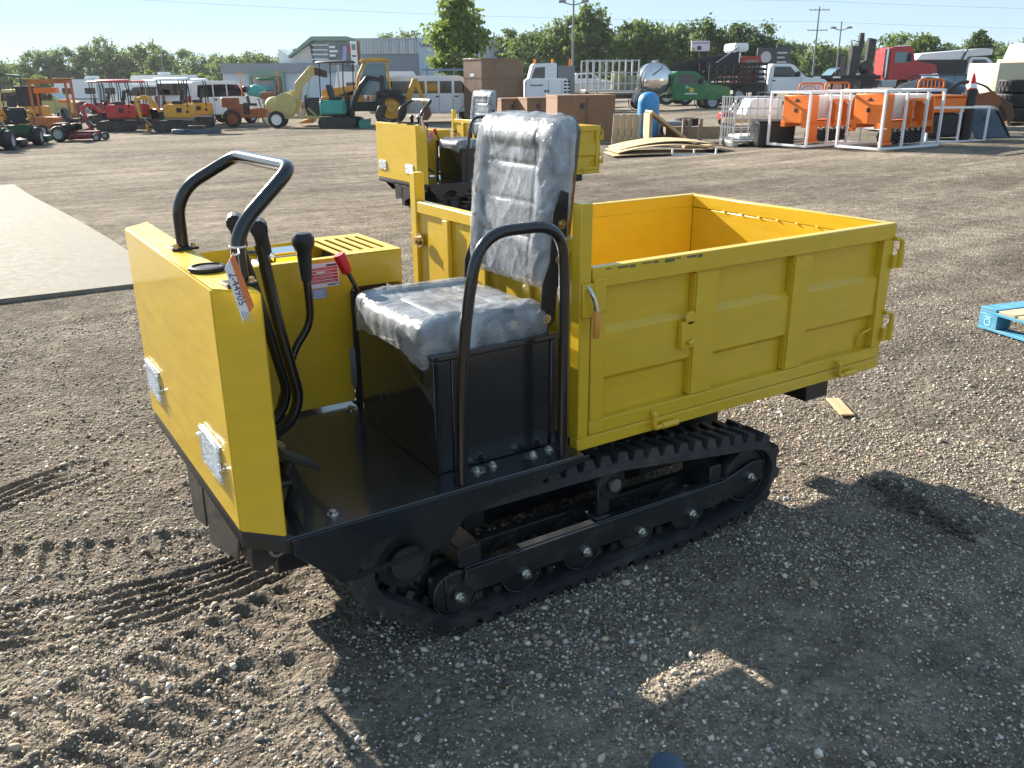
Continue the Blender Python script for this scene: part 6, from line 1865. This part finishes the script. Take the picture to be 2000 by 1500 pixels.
def wood(name, label, specs, leafs):
    """a far wood that reads as one mass"""
    Vs, Fs, off = [], [], 0
    for i, (px, s, top_, wpx) in enumerate(specs):
        rg = random.Random(900+i+int(px))
        p = far(px, s); k = FPX/((p-CAM).dot(FW))
        h = CAM.z + (p-CAM).length*math.tan(math.atan((750-top_)/FPX)-PITCH) - p.z
        V, F = crown_points(rg, wpx/k*1.2, h, h*.02, 90, 40, 'round')
        Vs.append(V+np.array([p.x, p.y, p.z])); Fs.append(F+off); off += len(V)
    o = crown_obj(name, np.concatenate(Vs), np.concatenate(Fs), LEAFS[leafs])
    tag(o, label, 'trees', kind='stuff')
def band(x0, x1, tops, s, n, wpx, seed):
    rg = random.Random(seed); out = []
    for i in range(n):
        x = x0+(x1-x0)*(i+.5)/n+rg.uniform(-8, 8)
        f = (x-x0)/(x1-x0)*(len(tops)-1); j = min(len(tops)-2, max(0, int(f)))
        t = tops[j]+(tops[j+1]-tops[j])*(f-j)
        out.append((x, s*rg.uniform(.94, 1.08), t+rg.uniform(-12, 16), wpx*rg.uniform(.7, 1.2)))
    return out
wood('wood', 'dense green wood on the horizon at the far left', band(-120, 350, [135, 118, 112, 100, 82, 80, 88], 165, 15, 68, 1), 0)
wood('wood', 'green wood beyond the low office building', band(350, 770, [108, 98, 96, 102, 100, 100, 112], 178, 13, 62, 2), 0)
wood('wood', 'tree tops above the corrugated warehouse roof', band(760, 1010, [64, 58, 60, 62, 60], 185, 8, 58, 3), 0)
wood('wood', 'distant low tree line filling the gaps behind the central trees', band(980, 1560, [70, 64, 62, 66, 70, 74, 90], 150, 24, 66, 4), 1)
wood('wood', 'faint distant tree line along the right horizon', band(1520, 2150, [102, 104, 100, 104, 100, 104], 190, 26, 60, 5), 0)
wood('shrubs', 'bright low shrubs between the campers and the left wood', [(275, 110, 138, 26), (300, 110, 134, 26), (345, 108, 136, 26), (372, 108, 138, 30), (400, 110, 140, 30), (85, 120, 140, 30)], 2)

# ------------------------------------------------------------------ small things near the camera
c0, c1 = gp(1908, 640), gp(2010, 672)
d_ = (c1-c0); ang = math.atan2(d_.y, d_.x)
r = thing('blue_pallet', 'blue painted wooden block pallet at the right edge', 'pallet', (c0.x, c0.y, gz(c0.x, c0.y)+.004), ang)
part(r, 'bottom_board', WBLUE, ('b', 0, 1.1, 0, .10, 0, .018), bevel=.002)
part(r, 'bottom_board', WBLUE, ('b', 0, 1.1, .9, 1.0, 0, .018), bevel=.002)
for x in (0, .48, .96):
    for y in (0, .45, .88):
        part(r, 'block', WBLUE, ('b', x+.001, x+.14, y, y+.12, .0185, .105), bevel=.003)
for y in (0, .45, .88):
    part(r, 'stringer_board', WBLUE, ('b', 0, 1.1, y+.001, y+.119, .1055, .124), bevel=.002)
for i in range(8):
    part(r, 'top_board', WTOP if i else WBLUE, ('b', .001+i*.14, .12+i*.14, .0, 1.0, .1245, .142), bevel=.002)
part(r, 'paint_mark', pm('pale_blue_mark', (.30, .62, .72), .7), ('l', [(.018, 0), (.026, 0), (.026, .0008), (.018, .0008), (.018, 0)], (.07, -.0016, .052), 'y', 14), ('b', .045, .095, -.0018, -.0008, .082, .09), smooth=0)
w0 = gp(1640, 798)
r = thing('wood_scrap', 'thin pale wood offcut lying on the gravel behind the dumper', 'offcut', (w0.x, w0.y, .006), .97)
part(r, 'board', WOOD, ('b', -.115, .115, -.033, .033, 0, .009), bevel=.0015)
# toe of the photographer's shoe at the lower edge
def shoe():
    p = gp(1298, 1512)
    r = thing('shoe', 'blue grey toe of a shoe at the bottom edge of the picture', 'shoe', (p.x, p.y, .004), 0)
    back = Vector((-sin(YAW)*.9-.12, -cos(YAW), 0)).normalized()
    r.rotation_euler = (0, 0, math.atan2(back.y, back.x))
    o = MB(); rings = []
    for x, w, h in ((-.012, .012, .03), (.0, .030, .045), (.02, .042, .055), (.06, .049, .065), (.12, .046, .085), (.18, .038, .10), (.27, .034, .09), (.285, .02, .08)):
        rings.append([(x, w*cos(a), .018+h*.5+h*.5*sin(a)*1.0) for a in [2*pi*k/16 for k in range(16)]])
    o.loft(rings); o.build('upper', CLOTH, r, smooth=70)
    part(r, 'sole', pm('dark_sole', (.05, .055, .06), .7), ('p', 'xy', [(-.016, -.012), (.0, -.034), (.03, -.049), (.08, -.053), (.2, -.042), (.29, -.03), (.29, .03), (.2, .042), (.08, .053), (.03, .049), (.0, .034), (-.016, .012)], 0, .022), bevel=.005)
shoe()
# dark scraped dirt beside the dumper
q = MB(); rg = random.Random(4)
d0, d1 = gp(1705, 938), gp(1880, 1045)
for i in range(330):
    t = rg.random()**.8; wv = .075*(1-abs(2*t-1)*.5)
    p = d0.lerp(d1, t)+Vector((rg.gauss(0, 1)*wv*.6, rg.gauss(0, 1)*wv*.6, 0))
    rr = rg.uniform(.002, .0085)
    q.ell((p.x, p.y, .004+rr*.3), (rr*rg.uniform(.8, 1.5), rr, rr*.6), 6, 4)
tag(q.build('dirt_clods', pm('dark_soil', (.055, .043, .034), .95, var=.3, vscale=40)), 'streak of dark soil clods on the gravel right of the track', 'soil', kind='stuff')
# dry twigs and a few marked stones in the shadow
for i, (px, py, L_t, a) in enumerate(((1003, 1383, .055, .9), (690, 1412, .05, 2.4), (995, 1352, .03, .3))):
    p = gp(px, py)
    r = thing('dry_twig', ('broken straw stalk in the dumper shadow, the largest', 'thin straw stalk near the left tip of the dumper shadow', 'short straw fragment above the largest stalk')[i], 'straw', (p.x, p.y, .012), a, 'straw bits on the gravel')
    part(r, 'stalk', WOOD, ('t', [(-L_t/2, 0, 0), (0, .004, .004), (L_t/2, 0, .002)], .0016, 5))

# ------------------------------------------------------------------ summer haze
hz = bpy.data.materials.new('haze')
hz.use_nodes = True
hz.node_tree.nodes.clear()
ho = hz.node_tree.nodes.new('ShaderNodeOutputMaterial')
hv = hz.node_tree.nodes.new('ShaderNodeVolumePrincipled')
hv.inputs['Color'].default_value = (.86, .92, 1, 1)
hv.inputs['Density'].default_value = .00018
hv.inputs['Anisotropy'].default_value = .3
hz.node_tree.links.new(hv.outputs[0], ho.inputs['Volume'])
hb = part(None, 'haze', hz, ('b', -560, 760, -60, 760, -4, 26), smooth=0)
tag(hb, 'thin summer haze over the yard', 'haze', kind='stuff')
